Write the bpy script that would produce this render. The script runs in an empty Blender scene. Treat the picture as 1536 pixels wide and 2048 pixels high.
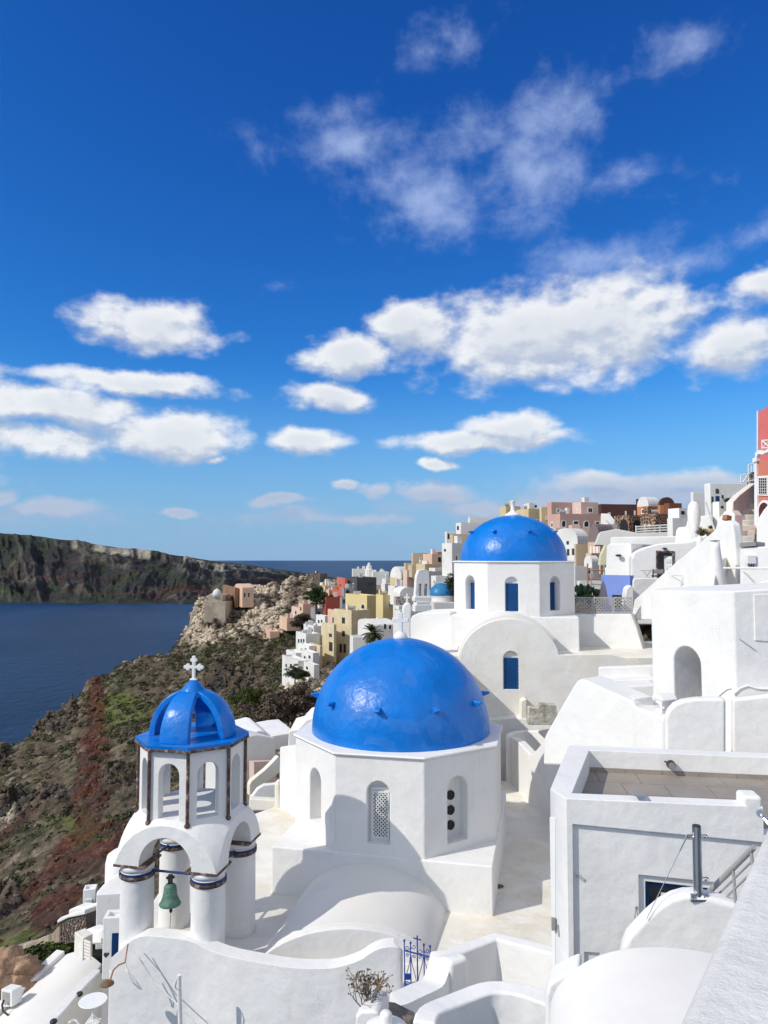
import bpy, bmesh, math, random
import numpy as np
from mathutils import Vector, Matrix
random.seed(7); rng = np.random.default_rng(11)
R = math.radians
S = bpy.context.scene
COL = S.collection
F = 26/36*2048
PITCH = math.atan((1112-1024)/F)
SUN_AZ, SUN_EL = 25.5, 38.5          # degrees behind image-left, elevation
HAZE = 4e-6
# ---------------------------------------------------------------- camera, sun, sky
cam = bpy.data.cameras.new('camera'); co = bpy.data.objects.new('camera', cam); COL.objects.link(co)
cam.sensor_fit = 'VERTICAL'; cam.sensor_height = 36; cam.sensor_width = 27; cam.lens = 26
cam.clip_start = .05; cam.clip_end = 60000
co.rotation_euler = (math.pi/2+PITCH, 0, 0); S.camera = co
S.view_settings.view_transform = 'Standard'; S.view_settings.look = 'None'
S.view_settings.exposure = 0; S.view_settings.gamma = 1; S.view_settings.use_curve_mapping = False
sl = bpy.data.lights.new('sun', 'SUN'); so = bpy.data.objects.new('sun', sl); COL.objects.link(so)
sl.energy = 3.35; sl.angle = R(.5); sl.color = (1, .955, .865)
sdir = Vector((-math.cos(R(SUN_AZ))*math.cos(R(SUN_EL)), -math.sin(R(SUN_AZ))*math.cos(R(SUN_EL)), math.sin(R(SUN_EL))))
so.rotation_euler = sdir.to_track_quat('Z', 'Y').to_euler()
S.cycles.max_bounces = 6; S.cycles.diffuse_bounces = 4; S.cycles.glossy_bounces = 3; S.cycles.transparent_max_bounces = 4

class NT:
    def __init__(s, tree): s.t = tree; s.n = tree.nodes; s.l = tree.links; s.n.clear()
    def add(s, typ, **kw):
        n = s.n.new(typ)
        ins = kw.pop('ins', {})
        for k, v in kw.items(): setattr(n, k, v)
        for k, v in ins.items(): s.set(n.inputs[k], v)
        return n
    def set(s, sock, v):
        if hasattr(v, 'is_output') or isinstance(v, bpy.types.NodeSocket): s.l.new(v, sock)
        else: sock.default_value = v
    def m(s, op, a, b=None, c=None, clamp=False):
        n = s.n.new('ShaderNodeMath'); n.operation = op; n.use_clamp = clamp
        s.set(n.inputs[0], a)
        if b is not None: s.set(n.inputs[1], b)
        if c is not None: s.set(n.inputs[2], c)
        return n.outputs[0]
    def v(s, op, a, b=None, out=0):
        n = s.n.new('ShaderNodeVectorMath'); n.operation = op
        s.set(n.inputs[0], a)
        if b is not None: s.set(n.inputs[1], b)
        return n.outputs[out]
    def mix(s, f, a, b, typ='MIX'):
        n = s.n.new('ShaderNodeMix'); n.data_type = 'RGBA'; n.blend_type = typ
        s.set(n.inputs[0], f)
        for i, c in ((6, a), (7, b)):
            if isinstance(c, (tuple, list)): c = tuple(c)[:3]+(1,)
            s.set(n.inputs[i], c)
        return n.outputs[2]
    def noise(s, vec, scale, detail=4, rough=.55, dist=0, out=0):
        n = s.add('ShaderNodeTexNoise', ins={'Scale': scale, 'Detail': detail, 'Roughness': rough, 'Distortion': dist})
        s.set(n.inputs['Vector'], vec); return n.outputs[out]
    def ramp(s, f, lo, hi, a=0., b=1.):
        n = s.add('ShaderNodeMapRange', ins={'From Min': lo, 'From Max': hi, 'To Min': a, 'To Max': b}); n.interpolation_type = 'SMOOTHSTEP'
        s.set(n.inputs[0], f); return n.outputs[0]

W = bpy.data.worlds.new('World'); S.world = W; W.use_nodes = True
w = NT(W.node_tree)
sky = w.add('ShaderNodeTexSky', sky_type='NISHITA', sun_disc=False, sun_elevation=R(SUN_EL),
            sun_rotation=math.atan2(sdir.x, sdir.y), altitude=120, air_density=1.0, dust_density=.1, ozone_density=6.0)
SKY = .10
sc_ = w.add('ShaderNodeSeparateColor', ins={0: sky.outputs[0]})
skyc = w.add('ShaderNodeCombineColor', ins={0: w.m('MULTIPLY', w.m('POWER', w.m('MULTIPLY', sc_.outputs[0], SKY), 1.75), 1.1/SKY),
             1: w.m('MULTIPLY', w.m('POWER', w.m('MULTIPLY', sc_.outputs[1], SKY), 1.35), 1.42/SKY), 2: w.m('MULTIPLY', sc_.outputs[2], 1.45)}).outputs[0]
tc = w.add('ShaderNodeTexCoord').outputs['Generated']
sep = w.add('ShaderNodeSeparateXYZ', ins={0: tc})
az = w.m('ARCTAN2', sep.outputs[0], sep.outputs[1]); el = w.m('ARCSINE', sep.outputs[2])
# clouds lie on directions (azimuth, elevation): centre x, y, radius x, radius y, opacity
def azel(px, py):
    u = (px-768)/F; v = (1024-py)/F
    d = Vector((u, math.cos(PITCH)-v*math.sin(PITCH), math.sin(PITCH)+v*math.cos(PITCH))).normalized()
    return math.atan2(d.x, d.y), math.asin(d.z)
comb = w.add('ShaderNodeCombineXYZ', ins={0: az, 1: el}).outputs[0]
wn = w.noise(w.v('MULTIPLY', comb, (1, 1.5, 1)), 5, 7, .6, 0, out=1)
warp = w.v('MULTIPLY', w.v('SUBTRACT', wn, (.5, .5, .5)), (.14, .065, 0))
pos = w.v('ADD', comb, warp)
pos = w.v('MULTIPLY', pos, (1, 1, 0))
skyc = w.mix(w.ramp(el, R(15), R(-1), 0, .9), skyc, tuple(x/SKY for x in (.262, .44, .69)))
def field(clouds, pos=pos):
    f = None
    for (cx, cy, rx, ry, k) in clouds:
        a, e = azel(cx, cy)
        d = w.v('MULTIPLY', w.v('SUBTRACT', pos, (a, e, 0)), (F/rx, F/ry, 0))
        g = w.m('MULTIPLY', w.m('SUBTRACT', 1, w.v('LENGTH', d, out=1)), k)
        f = g if f is None else w.m('SMOOTH_MAX', f, g, .12)
    return f
CUM = [(305,648,165,56,1),(1085,672,340,110,1),(1200,640,215,110,1),(830,655,130,60,1),(690,715,120,45,1),(1490,690,120,75,.8),(1515,575,80,40,.8),
       (270,772,200,32,1),(120,818,175,44,1),(345,878,165,52,1),(610,885,90,38,1),(80,885,180,34,.8),(660,792,120,38,1),
       (950,888,205,32,1),(1010,860,100,42,1),(870,934,55,14,.9),(684,969,32,13,.9),(570,1001,62,13,.9),(372,1024,52,12,.9),
       (745,978,60,20,.7),(865,985,95,26,.8),(110,1018,120,24,.7),(1190,972,120,26,.8),(1400,965,190,30,.6),(1290,1000,330,36,.7),(1010,1008,260,26,.6),(1150,1035,300,26,.5),(700,1035,200,16,.45),(10,985,45,18,.7),(440,926,22,10,.7),
       (-260,780,260,90,1),(-300,930,240,50,1),(1800,650,250,80,1),(2050,880,260,70,1),(-700,600,240,90,1)]
WSP = [(1060,235,190,85,1.0),(1040,350,170,110,1.1),(850,400,170,90,1),(700,300,190,50,.75),(610,235,140,40,.55),(960,300,150,90,.8),(780,440,110,40,.8),(1200,500,200,45,.8),(1385,520,100,34,.9),(1500,480,90,40,.8),
       (920,85,90,50,.6),(1385,85,80,40,.6),(570,565,60,22,.6),(1250,360,110,32,.5),
       (1200,985,420,50,1.0),(1420,965,230,36,1),(860,1010,260,34,.9),(600,1030,520,30,.55),(1230,1040,400,50,.9),(150,1040,320,30,.6),(2000,1000,500,70,1),(-600,1000,500,60,.8)]
fc = field(CUM); fw = field(WSP)
fup = field(CUM, w.v('ADD', pos, (-.006, .020, 0)))
fine = w.noise(w.v('MULTIPLY', comb, (1, 1.5, 1)), 17, 8, .52)
fine2 = w.noise(w.v('MULTIPLY', comb, (1, 1.3, 1)), 10, 10, .62, .15)
fineup = w.noise(w.v('MULTIPLY', w.v('ADD', comb, (-.006, .012, 0)), (1, 1.5, 1)), 17, 8, .52)
# unseen cloud added outside the view, its cover and colour set for neutral fill
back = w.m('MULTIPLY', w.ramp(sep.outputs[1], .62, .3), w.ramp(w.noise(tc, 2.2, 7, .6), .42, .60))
dc = w.ramp(w.m('ADD', fc, w.m('MULTIPLY', w.m('SUBTRACT', fine, .5), 1.2)), -.04, .50)
dw = w.m('MULTIPLY', w.ramp(w.m('ADD', fw, w.m('MULTIPLY', w.m('SUBTRACT', fine2, .50), 3.1)), -.1, 1.6), .74)
# where the cloud thins out upwards its surface faces the sun; where it thickens upwards it is the grey base
lit = w.m('ADD', w.m('MULTIPLY', w.m('SUBTRACT', fc, fup), .75), w.m('MULTIPLY', w.m('SUBTRACT', fine, fineup), 2.2))
ccol = w.mix(w.ramp(lit, -.38, .30), (.47, .55, .70), (.93, .945, .96))
ccol = w.mix(w.ramp(w.m('ADD', fc, w.m('SUBTRACT', fine, .5)), .35, .9, 0, .55), ccol, (.66, .71, .79))
ccol = w.mix(w.ramp(el, R(7.5), R(4.5), 0, .8), ccol, (.36, .46, .66))
lowgrey = w.ramp(el, R(10), R(2.5))
wcol = w.mix(lowgrey, (.50, .62, .92), (.40, .50, .68))
ten = (1/SKY,)*3
S1 = w.mix(dw, skyc, w.v('MULTIPLY', wcol, ten))
S2 = w.mix(w.m('MULTIPLY', dc, .95), S1, w.v('MULTIPLY', ccol, ten))
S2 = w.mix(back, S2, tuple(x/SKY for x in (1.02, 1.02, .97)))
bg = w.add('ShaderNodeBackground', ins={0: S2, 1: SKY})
wo = w.add('ShaderNodeOutputWorld', ins={0: bg.outputs[0]})
W.cycles.sampling_method = 'MANUAL'; W.cycles.sample_map_resolution = 512

# ---------------------------------------------------------------- rays from known pixels to real places
def ray(px, py):
    u = (px-768)/F; v = (1024-py)/F
    return Vector((u, math.cos(PITCH)-v*math.sin(PITCH), math.sin(PITCH)+v*math.cos(PITCH)))
def PY(px, py, Y): d = ray(px, py); return d*(Y/d.y)
def PZ(px, py, z): d = ray(px, py); return d*(z/d.z)
def XY(px, Y): p = PY(px, 1112, Y); return Vector((p.x, p.y))
def line(px0, Y0, px1, Y1): return (XY(px0, Y0), XY(px1, Y1))
def PP(px, py, pl):
    A, B = pl; n = Vector((-(B-A).y, (B-A).x)); d = ray(px, py)
    return d*(n.dot(A)/(n.x*d.x+n.y*d.y))
def project(p):
    y = p.y*math.cos(PITCH)+p.z*math.sin(PITCH); z = -p.y*math.sin(PITCH)+p.z*math.cos(PITCH)
    return 768+F*p.x/y, 1024-F*z/y

# ---------------------------------------------------------------- materials
MATS = {}
def mat(name, base, rough=.8, var=.06, vscale=1.2, bump=.25, bscale=9., spec=.3, tint=None, tscale=.5, tamt=.3, metallic=0, coat=0, fine=0, wear=0):
    if name in MATS: return MATS[name]
    m = bpy.data.materials.new(name); m.use_nodes = True; t = NT(m.node_tree)
    o = t.add('ShaderNodeTexCoord').outputs['Object']
    n1 = t.noise(o, vscale, 6, .6)
    k = t.ramp(n1, .3, .7, 1-var*1.5, 1+var*.5)
    c = t.mix(1, base, t.add('ShaderNodeCombineColor', ins={0: k, 1: k, 2: k}).outputs[0], 'MULTIPLY')
    if tint:
        c = t.mix(t.m('MULTIPLY', t.ramp(t.noise(o, tscale, 7, .65), .48, .68), tamt), c, tint)
    crack = None
    if wear:
        st = t.ramp(t.noise(t.v('MULTIPLY', o, (5, 5, .35)), 1.6, 5, .6), .56, .74)
        mask = t.ramp(t.noise(o, .55, 4, .6), .46, .62)
        c = t.mix(t.m('MULTIPLY', t.m('MULTIPLY', st, mask), .38*wear), c, (.50, .47, .41))
        patch = t.ramp(t.noise(t.v('ADD', o, (7.3, 1.1, 4.2)), .8, 3, .5, 1.2), .56, .60)
        c = t.mix(t.m('MULTIPLY', patch, .35*wear), c, (.83, .83, .83))
        vc = t.add('ShaderNodeTexVoronoi', feature='DISTANCE_TO_EDGE', ins={'Scale': .55})
        t.set(vc.inputs['Vector'], t.v('ADD', o, t.v('MULTIPLY', t.noise(o, 1.7, 5, .65, out=1), (1.3, 1.3, 1.3))))
        crack = t.m('MULTIPLY', t.ramp(vc.outputs['Distance'], .007, .0), t.ramp(t.noise(o, .4, 3, .6), .50, .60))
        c = t.mix(t.m('MULTIPLY', crack, .26*wear), c, (.34, .31, .27))
    b = t.add('ShaderNodeBsdfPrincipled', ins={'Base Color': c, 'Roughness': rough, 'Metallic': metallic, 'Specular IOR Level': spec, 'Coat Weight': coat, 'Coat Roughness': .15})
    if bump:
        h = t.m('ADD', t.noise(o, bscale, 5, .55), t.m('MULTIPLY', t.noise(o, bscale*.22, 3, .5), 2.5))
        if fine: h = t.m('ADD', h, t.m('MULTIPLY', t.noise(o, bscale*fine, 3, .6), .5))
        bp = t.add('ShaderNodeBump', ins={'Strength': bump, 'Distance': .05, 'Height': h})
        t.l.new(bp.outputs[0], b.inputs['Normal'])
    t.add('ShaderNodeOutputMaterial', ins={0: b.outputs[0]})
    MATS[name] = m; return m
white = mat('white_limewash', (.80, .79, .77), .75, .05, .9, .28, 5, tint=(.70, .68, .63), tscale=.45, tamt=.35, wear=.8)
white_f = mat('white_far_plaster', (.74, .73, .70), .85, .08, .35, 0, tint=(.58, .55, .50), tscale=.16, tamt=.5)
white_c = mat('creamy_limewash', (.79, .775, .735), .8, .05, .9, .25, 5, tint=(.74, .68, .56), tscale=.3, tamt=.45, wear=1)
white_y = mat('yellowed_limewash', (.80, .775, .70), .8, .06, .7, .3, 5, tint=(.70, .61, .42), tscale=.35, tamt=.7)
cream = mat('cream_roof_cement', (.76, .73, .66), .85, .07, .8, .3, 7, tint=(.60, .52, .38), tscale=.5, tamt=.6, wear=.9)
rough_p = mat('rough_plaster', (.72, .71, .68), .9, .07, 3, .26, 85, fine=3, tint=(.60, .60, .56), tscale=2, tamt=.35)
dome_b = mat('glossy_blue_paint', (.0, .168, .60), .33, .08, .8, .6, 3.4, .38, tint=(.0, .19, .66), tscale=1.0, tamt=.6, coat=.0, wear=.06)
blue_l = mat('shutter_lattice_blue', (.008, .085, .27), .5, .1, 2, .1, 12)
blue_d = mat('dark_blue_paint', (.003, .035, .13), .5, .1, 2, .1, 12)
blue_i = mat('blue_iron_paint', (.01, .05, .28), .45, .1, 6, .1, 20)
blue_r = mat('ring_blue_paint', (.008, .045, .16), .5, .1, 6, .2, 20)
brown_s = mat('brown_cracked_stone', (.13, .075, .06), .9, .3, 6, .6, 25, tint=(.45, .40, .36), tscale=7, tamt=.8)
bronze = mat('patinated_bronze', (.12, .24, .18), .6, .25, 8, .4, 30, tint=(.05, .10, .08), tscale=5, tamt=.7)
iron = mat('dark_iron', (.04, .04, .04), .6, .2, 5, .1)
steel = mat('polished_steel', (.72, .72, .70), .28, .05, 3, 0, metallic=1)
greymetal = mat('grey_painted_metal', (.36, .35, .34), .45, .05, 3, 0)
dark = mat('dark_interior', (.02, .02, .022), .6, .1, 2, 0)
glass = mat('window_glass', (.03, .035, .045), .12, .1, 2, 0, spec=.6)
glass_b = mat('dark_shutter', (.06, .07, .08), .4, .1, 2, 0)
yellow = mat('pale_yellow_plaster', (.68, .56, .28), .85, .05, .3, 0, tint=(.58, .50, .32), tscale=.2, tamt=.4)
yellow_w = mat('weathered_yellow_plaster', (.66, .56, .36), .85, .1, .5, 0, tint=(.48, .42, .30), tscale=.3, tamt=.6)
beige = mat('beige_plaster', (.58, .46, .32), .85, .06, .3, 0)
sand = mat('sand_plaster', (.62, .50, .30), .85, .06, .3, 0)
pink = mat('dusty_pink_plaster', (.55, .36, .31), .85, .06, .3, 0)
pinkpale = mat('pale_pink_plaster', (.66, .50, .42), .85, .06, .3, 0)
peach = mat('peach_plaster', (.68, .47, .34), .85, .07, .3, 0)
orange = mat('orange_plaster', (.60, .24, .11), .85, .07, .3, 0)
brick = mat('brick_red_plaster', (.36, .075, .05), .85, .08, .3, 0)
coral = mat('coral_plaster', (.58, .15, .11), .85, .08, .3, 0)
redp = mat('rose_red_plaster', (.60, .155, .15), .85, .08, .4, .2, 3)
salmon = mat('salmon_plaster', (.62, .21, .15), .85, .08, .4, .2, 3)
maroon = mat('maroon_plaster', (.10, .045, .04), .85, .1, .3, 0)
greyd = mat('charcoal_plaster', (.085, .085, .09), .85, .1, .3, 0)
grey = mat('grey_cement', (.30, .30, .30), .85, .08, .6, .2, 5)
greyroof = mat('mauve_grey_vault', (.22, .17, .17), .85, .08, .6, 0)
periw = mat('periwinkle_plaster', (.22, .32, .72), .85, .05, .5, .1, 4)
terra = mat('terracotta', (.42, .17, .09), .85, .1, 5, .1)
wood = mat('weathered_wood', (.22, .14, .08), .8, .2, 6, .2)
darkwood = mat('dark_wood', (.03, .022, .018), .7, .2, 6, .2)
twig = mat('dry_twig', (.22, .17, .13), .9, .3, 9, 0)
dryleaf = mat('dry_leaf', (.20, .13, .07), .8, .4, 12, 0)
cactus = mat('cactus_green', (.06, .11, .05), .7, .3, 6, .2)
palmleaf = mat('palm_frond_green', (.06, .08, .025), .6, .4, .9, 0)
barkm = mat('bark', (.12, .085, .06), .9, .3, 6, .5, 20)
tile_m = mat('grey_floor_tile', (.31, .275, .24), .6, .08, 1.5, .1, 12, tint=(.24, .215, .19), tscale=2.2, tamt=.5)
grout = mat('tile_grout', (.22, .205, .19), .9)
slate = mat('rough_slate', (.22, .20, .18), .9, .25, 6, .9, 22)
furn = mat('white_painted_metal', (.78, .79, .78), .45, .02, 4, 0)
rockm = mat('soft_brown_rock', (.44, .29, .19), .95, .3, 1.6, 1.0, 6, tint=(.22, .13, .085), tscale=2.2, tamt=.85, fine=3)
fabric = mat('mauve_canvas', (.45, .38, .40), .9, .08, 3, .2)

def stonewall_mat(name, stone, mortar, sc):
    m = bpy.data.materials.new(name); m.use_nodes = True; t = NT(m.node_tree)
    o = t.add('ShaderNodeTexCoord').outputs['Object']
    v = t.add('ShaderNodeTexVoronoi', feature='DISTANCE_TO_EDGE', ins={'Scale': sc, 'Vector': o})
    v2 = t.add('ShaderNodeTexVoronoi', ins={'Scale': sc, 'Vector': o})
    k = t.ramp(v.outputs['Distance'], .04, .10)
    c1 = t.mix(v2.outputs['Color'], stone, tuple(x*.4 for x in stone))
    b = t.add('ShaderNodeBsdfPrincipled', ins={'Base Color': t.mix(k, mortar, c1), 'Roughness': .9})
    bp = t.add('ShaderNodeBump', ins={'Strength': .6, 'Distance': .08, 'Height': k}); t.l.new(bp.outputs[0], b.inputs['Normal'])
    t.add('ShaderNodeOutputMaterial', ins={0: b.outputs[0]}); MATS[name] = m; return m
stone_o = stonewall_mat('dark_stones_in_orange_mortar', (.10, .07, .06), (.55, .33, .20), 2.6)
stone_g = stonewall_mat('grey_rubble_stones', (.40, .36, .32), (.55, .52, .47), 1.8)
stone_b = stonewall_mat('brown_rubble_stones', (.20, .13, .10), (.45, .38, .32), 2.6)

# ---------------------------------------------------------------- object helpers
def tag(o, label=None, cat=None, group=None, kind=None):
    if label: o['label'] = label
    if cat: o['category'] = cat
    if group: o['group'] = group
    if kind: o['kind'] = kind
    return o
def thing(name, label, cat, loc=(0, 0, 0), group=None):
    o = bpy.data.objects.new(name, None); COL.objects.link(o); o.location = loc
    o.empty_display_size = .3
    return tag(o, label, cat, group)
def link(name, me, m=None, parent=None):
    o = bpy.data.objects.new(name, me); COL.objects.link(o)
    if m is not None: me.materials.append(m)
    if parent is not None:
        o.parent = parent
        if parent.type == 'EMPTY': o.matrix_parent_inverse = Matrix.Translation(-Vector(parent.location))
    return o
def obj(name, bm, m, parent=None, bevel=0, smooth=False, seg=2, recalc=True):
    if recalc: bmesh.ops.recalc_face_normals(bm, faces=bm.faces)
    me = bpy.data.meshes.new(name); bm.to_mesh(me); bm.free()
    if smooth: me.shade_smooth()
    o = link(name, me, m, parent)
    if bevel:
        b = o.modifiers.new('bevel', 'BEVEL'); b.width = bevel; b.segments = seg; b.limit_method = 'ANGLE'; b.angle_limit = R(38)
        b.harden_normals = False
        me.shade_smooth()
        wn_ = o.modifiers.new('wn', 'WEIGHTED_NORMAL'); wn_.weight = 80
    return o
def NB(): return bmesh.new()
def face_prism(bm, pts, off):
    """pts: polygon in 3D, off: extrusion vector"""
    off = Vector(off)
    a = [bm.verts.new(p) for p in pts]; b = [bm.verts.new(Vector(p)+off) for p in pts]
    n = len(pts)
    bm.faces.new(a); bm.faces.new(list(reversed(b)))
    for i in range(n): bm.faces.new((a[i], b[i], b[(i+1) % n], a[(i+1) % n]))
    return bm
def plan_prism(bm, xy, z0, z1):
    return face_prism(bm, [(p[0], p[1], z1) for p in xy], (0, 0, z0-z1))
def box(bm, c, s, rz=0, rx=0, ry=0):
    M = Matrix.Translation(c) @ Matrix.Rotation(rz, 4, 'Z') @ Matrix.Rotation(rx, 4, 'X') @ Matrix.Rotation(ry, 4, 'Y') @ Matrix.Diagonal((s[0], s[1], s[2], 1))
    bmesh.ops.create_cube(bm, size=1, matrix=M); return bm
def bar(bm, a, b, r, n=8, r2=None):
    a = Vector(a); b = Vector(b); d = b-a
    M = Matrix.Translation((a+b)/2) @ d.to_track_quat('Z', 'Y').to_matrix().to_4x4()
    bmesh.ops.create_cone(bm, cap_ends=True, segments=n, radius1=r, radius2=r if r2 is None else r2, depth=d.length, matrix=M); return bm
def tube(bm, pts, r, n=6):
    for a, b in zip(pts[:-1], pts[1:]): bar(bm, a, b, r, n)
    return bm
def sphere(bm, c, s, u=16, v=10):
    M = Matrix.Translation(c) @ Matrix.Diagonal((s[0], s[1], s[2], 1))
    bmesh.ops.create_uvsphere(bm, u_segments=u, v_segments=v, radius=1, matrix=M); return bm
def lathe(bm, prof, c, n=32, caps=True):
    c = Vector(c); rings = []
    for r, z in prof:
        if r < 1e-5: rings.append([bm.verts.new(c+Vector((0, 0, z)))])
        else: rings.append([bm.verts.new(c+Vector((r*math.cos(2*math.pi*i/n), r*math.sin(2*math.pi*i/n), z))) for i in range(n)])
    for a, b in zip(rings[:-1], rings[1:]):
        for i in range(n):
            j = (i+1) % n
            f = [a[i % len(a)], a[j % len(a)], b[j % len(b)], b[i % len(b)]]
            f = list(dict.fromkeys(f))
            if len(f) > 2: bm.faces.new(f)
    if caps:
        for rr in (rings[0], rings[-1]):
            if len(rr) > 2: bm.faces.new(rr)
    return bm
def normal_back(pl):
    A, B = pl; n = Vector((-(B-A).y, (B-A).x)).normalized()
    if n.dot((A+B)/2) < 0: n = -n
    return Vector((n.x, n.y, 0))
def smooth_poly(pts, it=1):
    for _ in range(it):
        q = []
        for i in range(len(pts)-1):
            a, b = pts[i], pts[i+1]
            q += [tuple(.75*x+.25*y for x, y in zip(a, b)), tuple(.25*x+.75*y for x, y in zip(a, b))]
        pts = [pts[0]]+q+[pts[-1]]
    return pts
def slab(name, pts, pl, thick, m=None, parent=None, bevel=.04, label=None, cat=None, extra=0, group=None, seg=2):
    """upright wall: front outline in pl, real thickness"""
    P = [PP(x, y, pl) for x, y in pts]
    bm = face_prism(NB(), P, normal_back(pl)*thick)
    o = obj(name, bm, m or white, parent, bevel, seg=seg)
    if label: tag(o, label, cat or 'wall', group)
    return o
def arch_pts(pl, x0, y0, x1, y1, n=10, round_top=True):
    """arch outline on plane: x0,x1 sides, y0 top, y1 bottom in the photograph"""
    A, B = pl; a = PP(x0, y1, pl); b = PP(x1, y1, pl); t = PP((x0+x1)/2, y0, pl)
    zb = (a.z+b.z)/2; zt = t.z; u = Vector((b.x-a.x, b.y-a.y, 0)); wd = u.length; u.normalize()
    o = Vector((a.x, a.y, zb))
    if not round_top: return [o, o+u*wd, o+u*wd+Vector((0, 0, zt-zb)), o+Vector((0, 0, zt-zb))]
    r = wd/2; zs = zt-r-zb
    pts = [o, o+u*wd]
    for i in range(n+1):
        an = math.pi*i/n
        pts.append(o+u*(r+r*math.cos(an))+Vector((0, 0, zs+r*math.sin(an))))
    return pts
def carve(o, cutters):
    """cut openings with closed bmeshes; the result is plain mesh"""
    tmp = []
    for bm in cutters:
        bmesh.ops.recalc_face_normals(bm, faces=bm.faces)
        me = bpy.data.meshes.new('cut'); bm.to_mesh(me); bm.free()
        c = bpy.data.objects.new('cut', me); COL.objects.link(c); tmp.append(c)
        md = o.modifiers.new('b', 'BOOLEAN'); md.operation = 'DIFFERENCE'; md.solver = 'EXACT'; md.object = c
        o.modifiers.move(len(o.modifiers)-1, len(tmp)-1)
    keep = [m for m in o.modifiers if m.type != 'BOOLEAN']
    for m in keep: m.show_viewport = False
    dg = bpy.context.evaluated_depsgraph_get(); dg.update()
    me = bpy.data.meshes.new_from_object(o.evaluated_get(dg))
    for m in list(o.modifiers):
        if m.type == 'BOOLEAN': o.modifiers.remove(m)
    for m in o.modifiers: m.show_viewport = True
    old = o.data; o.data = me; me.name = old.name
    for c in tmp:
        d = c.data; bpy.data.objects.remove(c); bpy.data.meshes.remove(d)
    return o
def cutter(pts, pl, depth, front=.1):
    n = normal_back(pl); return face_prism(NB(), [p-n*front for p in pts], n*(depth+front))
def lattice(name, pl, x0, y0, x1, y1, m, parent, step=.11, wdt=.025, off=0., thick=.02, frame=.04):
    """diagonal lattice panel (strips as one part)"""
    a = PP(x0, y1, pl); b = PP(x1, y1, pl); t = PP(x1, y0, pl); n = normal_back(pl)
    u = Vector((b.x-a.x, b.y-a.y, 0)); wd = u.length; u.normalize(); zb = (a.z+b.z)/2; h = t.z-zb
    o = Vector((a.x, a.y, zb))+n*off
    bm = NB()
    def strip(p, q, wv):
        d = (q-p); L = d.length
        if L < 1e-3: return
        d.normalize(); s = Vector((-d.y, d.x))*wv/2
        P = [p+s, p-s, q-s, q+s]
        face_prism(bm, [o+u*v.x+Vector((0, 0, v.y)) for v in P], n*thick)
    k = -h
    while k < wd:
        for sgn in (1, -1):
            # line x = k + t, y = t (or h - t)
            t0 = max(0, -k); t1 = min(h, wd-k)
            if t1-t0 > .01:
                p = Vector((k+t0, t0)); q = Vector((k+t1, t1))
                if sgn < 0: p.y = h-p.y; q.y = h-q.y
                strip(p, q, wdt)
        k += step
    ob = obj(name, bm, m, parent); ob['kind'] = 'stuff' if parent is None else 'stuff'
    if frame:
        bm = NB(); fo = o-n*.004
        for P in ([(0, 0), (wd, 0), (wd, frame), (0, frame)], [(0, h-frame), (wd, h-frame), (wd, h), (0, h)], [(0, frame), (frame, frame), (frame, h-frame), (0, h-frame)], [(wd-frame, frame), (wd, frame), (wd, h-frame), (wd-frame, h-frame)]):
            face_prism(bm, [fo+u*x+Vector((0, 0, z)) for x, z in P], n*(thick+.012))
        obj('frame', bm, m, parent)
    return ob

def window(parent, pl, x0, y0, x1, y1, fm=None, pm=None, fw=.12, arch=False, name='window', proud=.05, pane='pane'):
    """frame proud of the wall and a pane set behind it"""
    n = normal_back(pl); pts = arch_pts(pl, x0, y0, x1, y1, 8, arch)
    c = sum(pts, Vector())/len(pts)
    if fm is None:
        o = obj(name, face_prism(NB(), [p-n*.02 for p in pts], n*.08), pm or glass, parent); return o
    bm = NB(); k = len(pts)
    wd = (pts[1]-pts[0]).length; hh = max(p.z for p in pts)-pts[0].z
    inner = [Vector((c.x+(p.x-c.x)*(1-2*fw/wd), c.y+(p.y-c.y)*(1-2*fw/wd), c.z+(p.z-c.z)*(1-2*fw/hh))) for p in pts]
    A = [bm.verts.new(p-n*proud) for p in pts]; B = [bm.verts.new(p-n*proud) for p in inner]
    C = [bm.verts.new(p+n*.03) for p in pts]; D = [bm.verts.new(p+n*.03) for p in inner]
    for i in range(k):
        j = (i+1) % k
        for q in ((A[i], A[j], B[j], B[i]), (A[i], C[i], C[j], A[j]), (B[i], B[j], D[j], D[i]), (C[i], D[i], D[j], C[j])): bm.faces.new(q)
    f = obj(name, bm, fm, parent)
    obj(pane, face_prism(NB(), [p-n*.008 for p in inner], n*.03), pm or glass, f)
    return f

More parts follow.
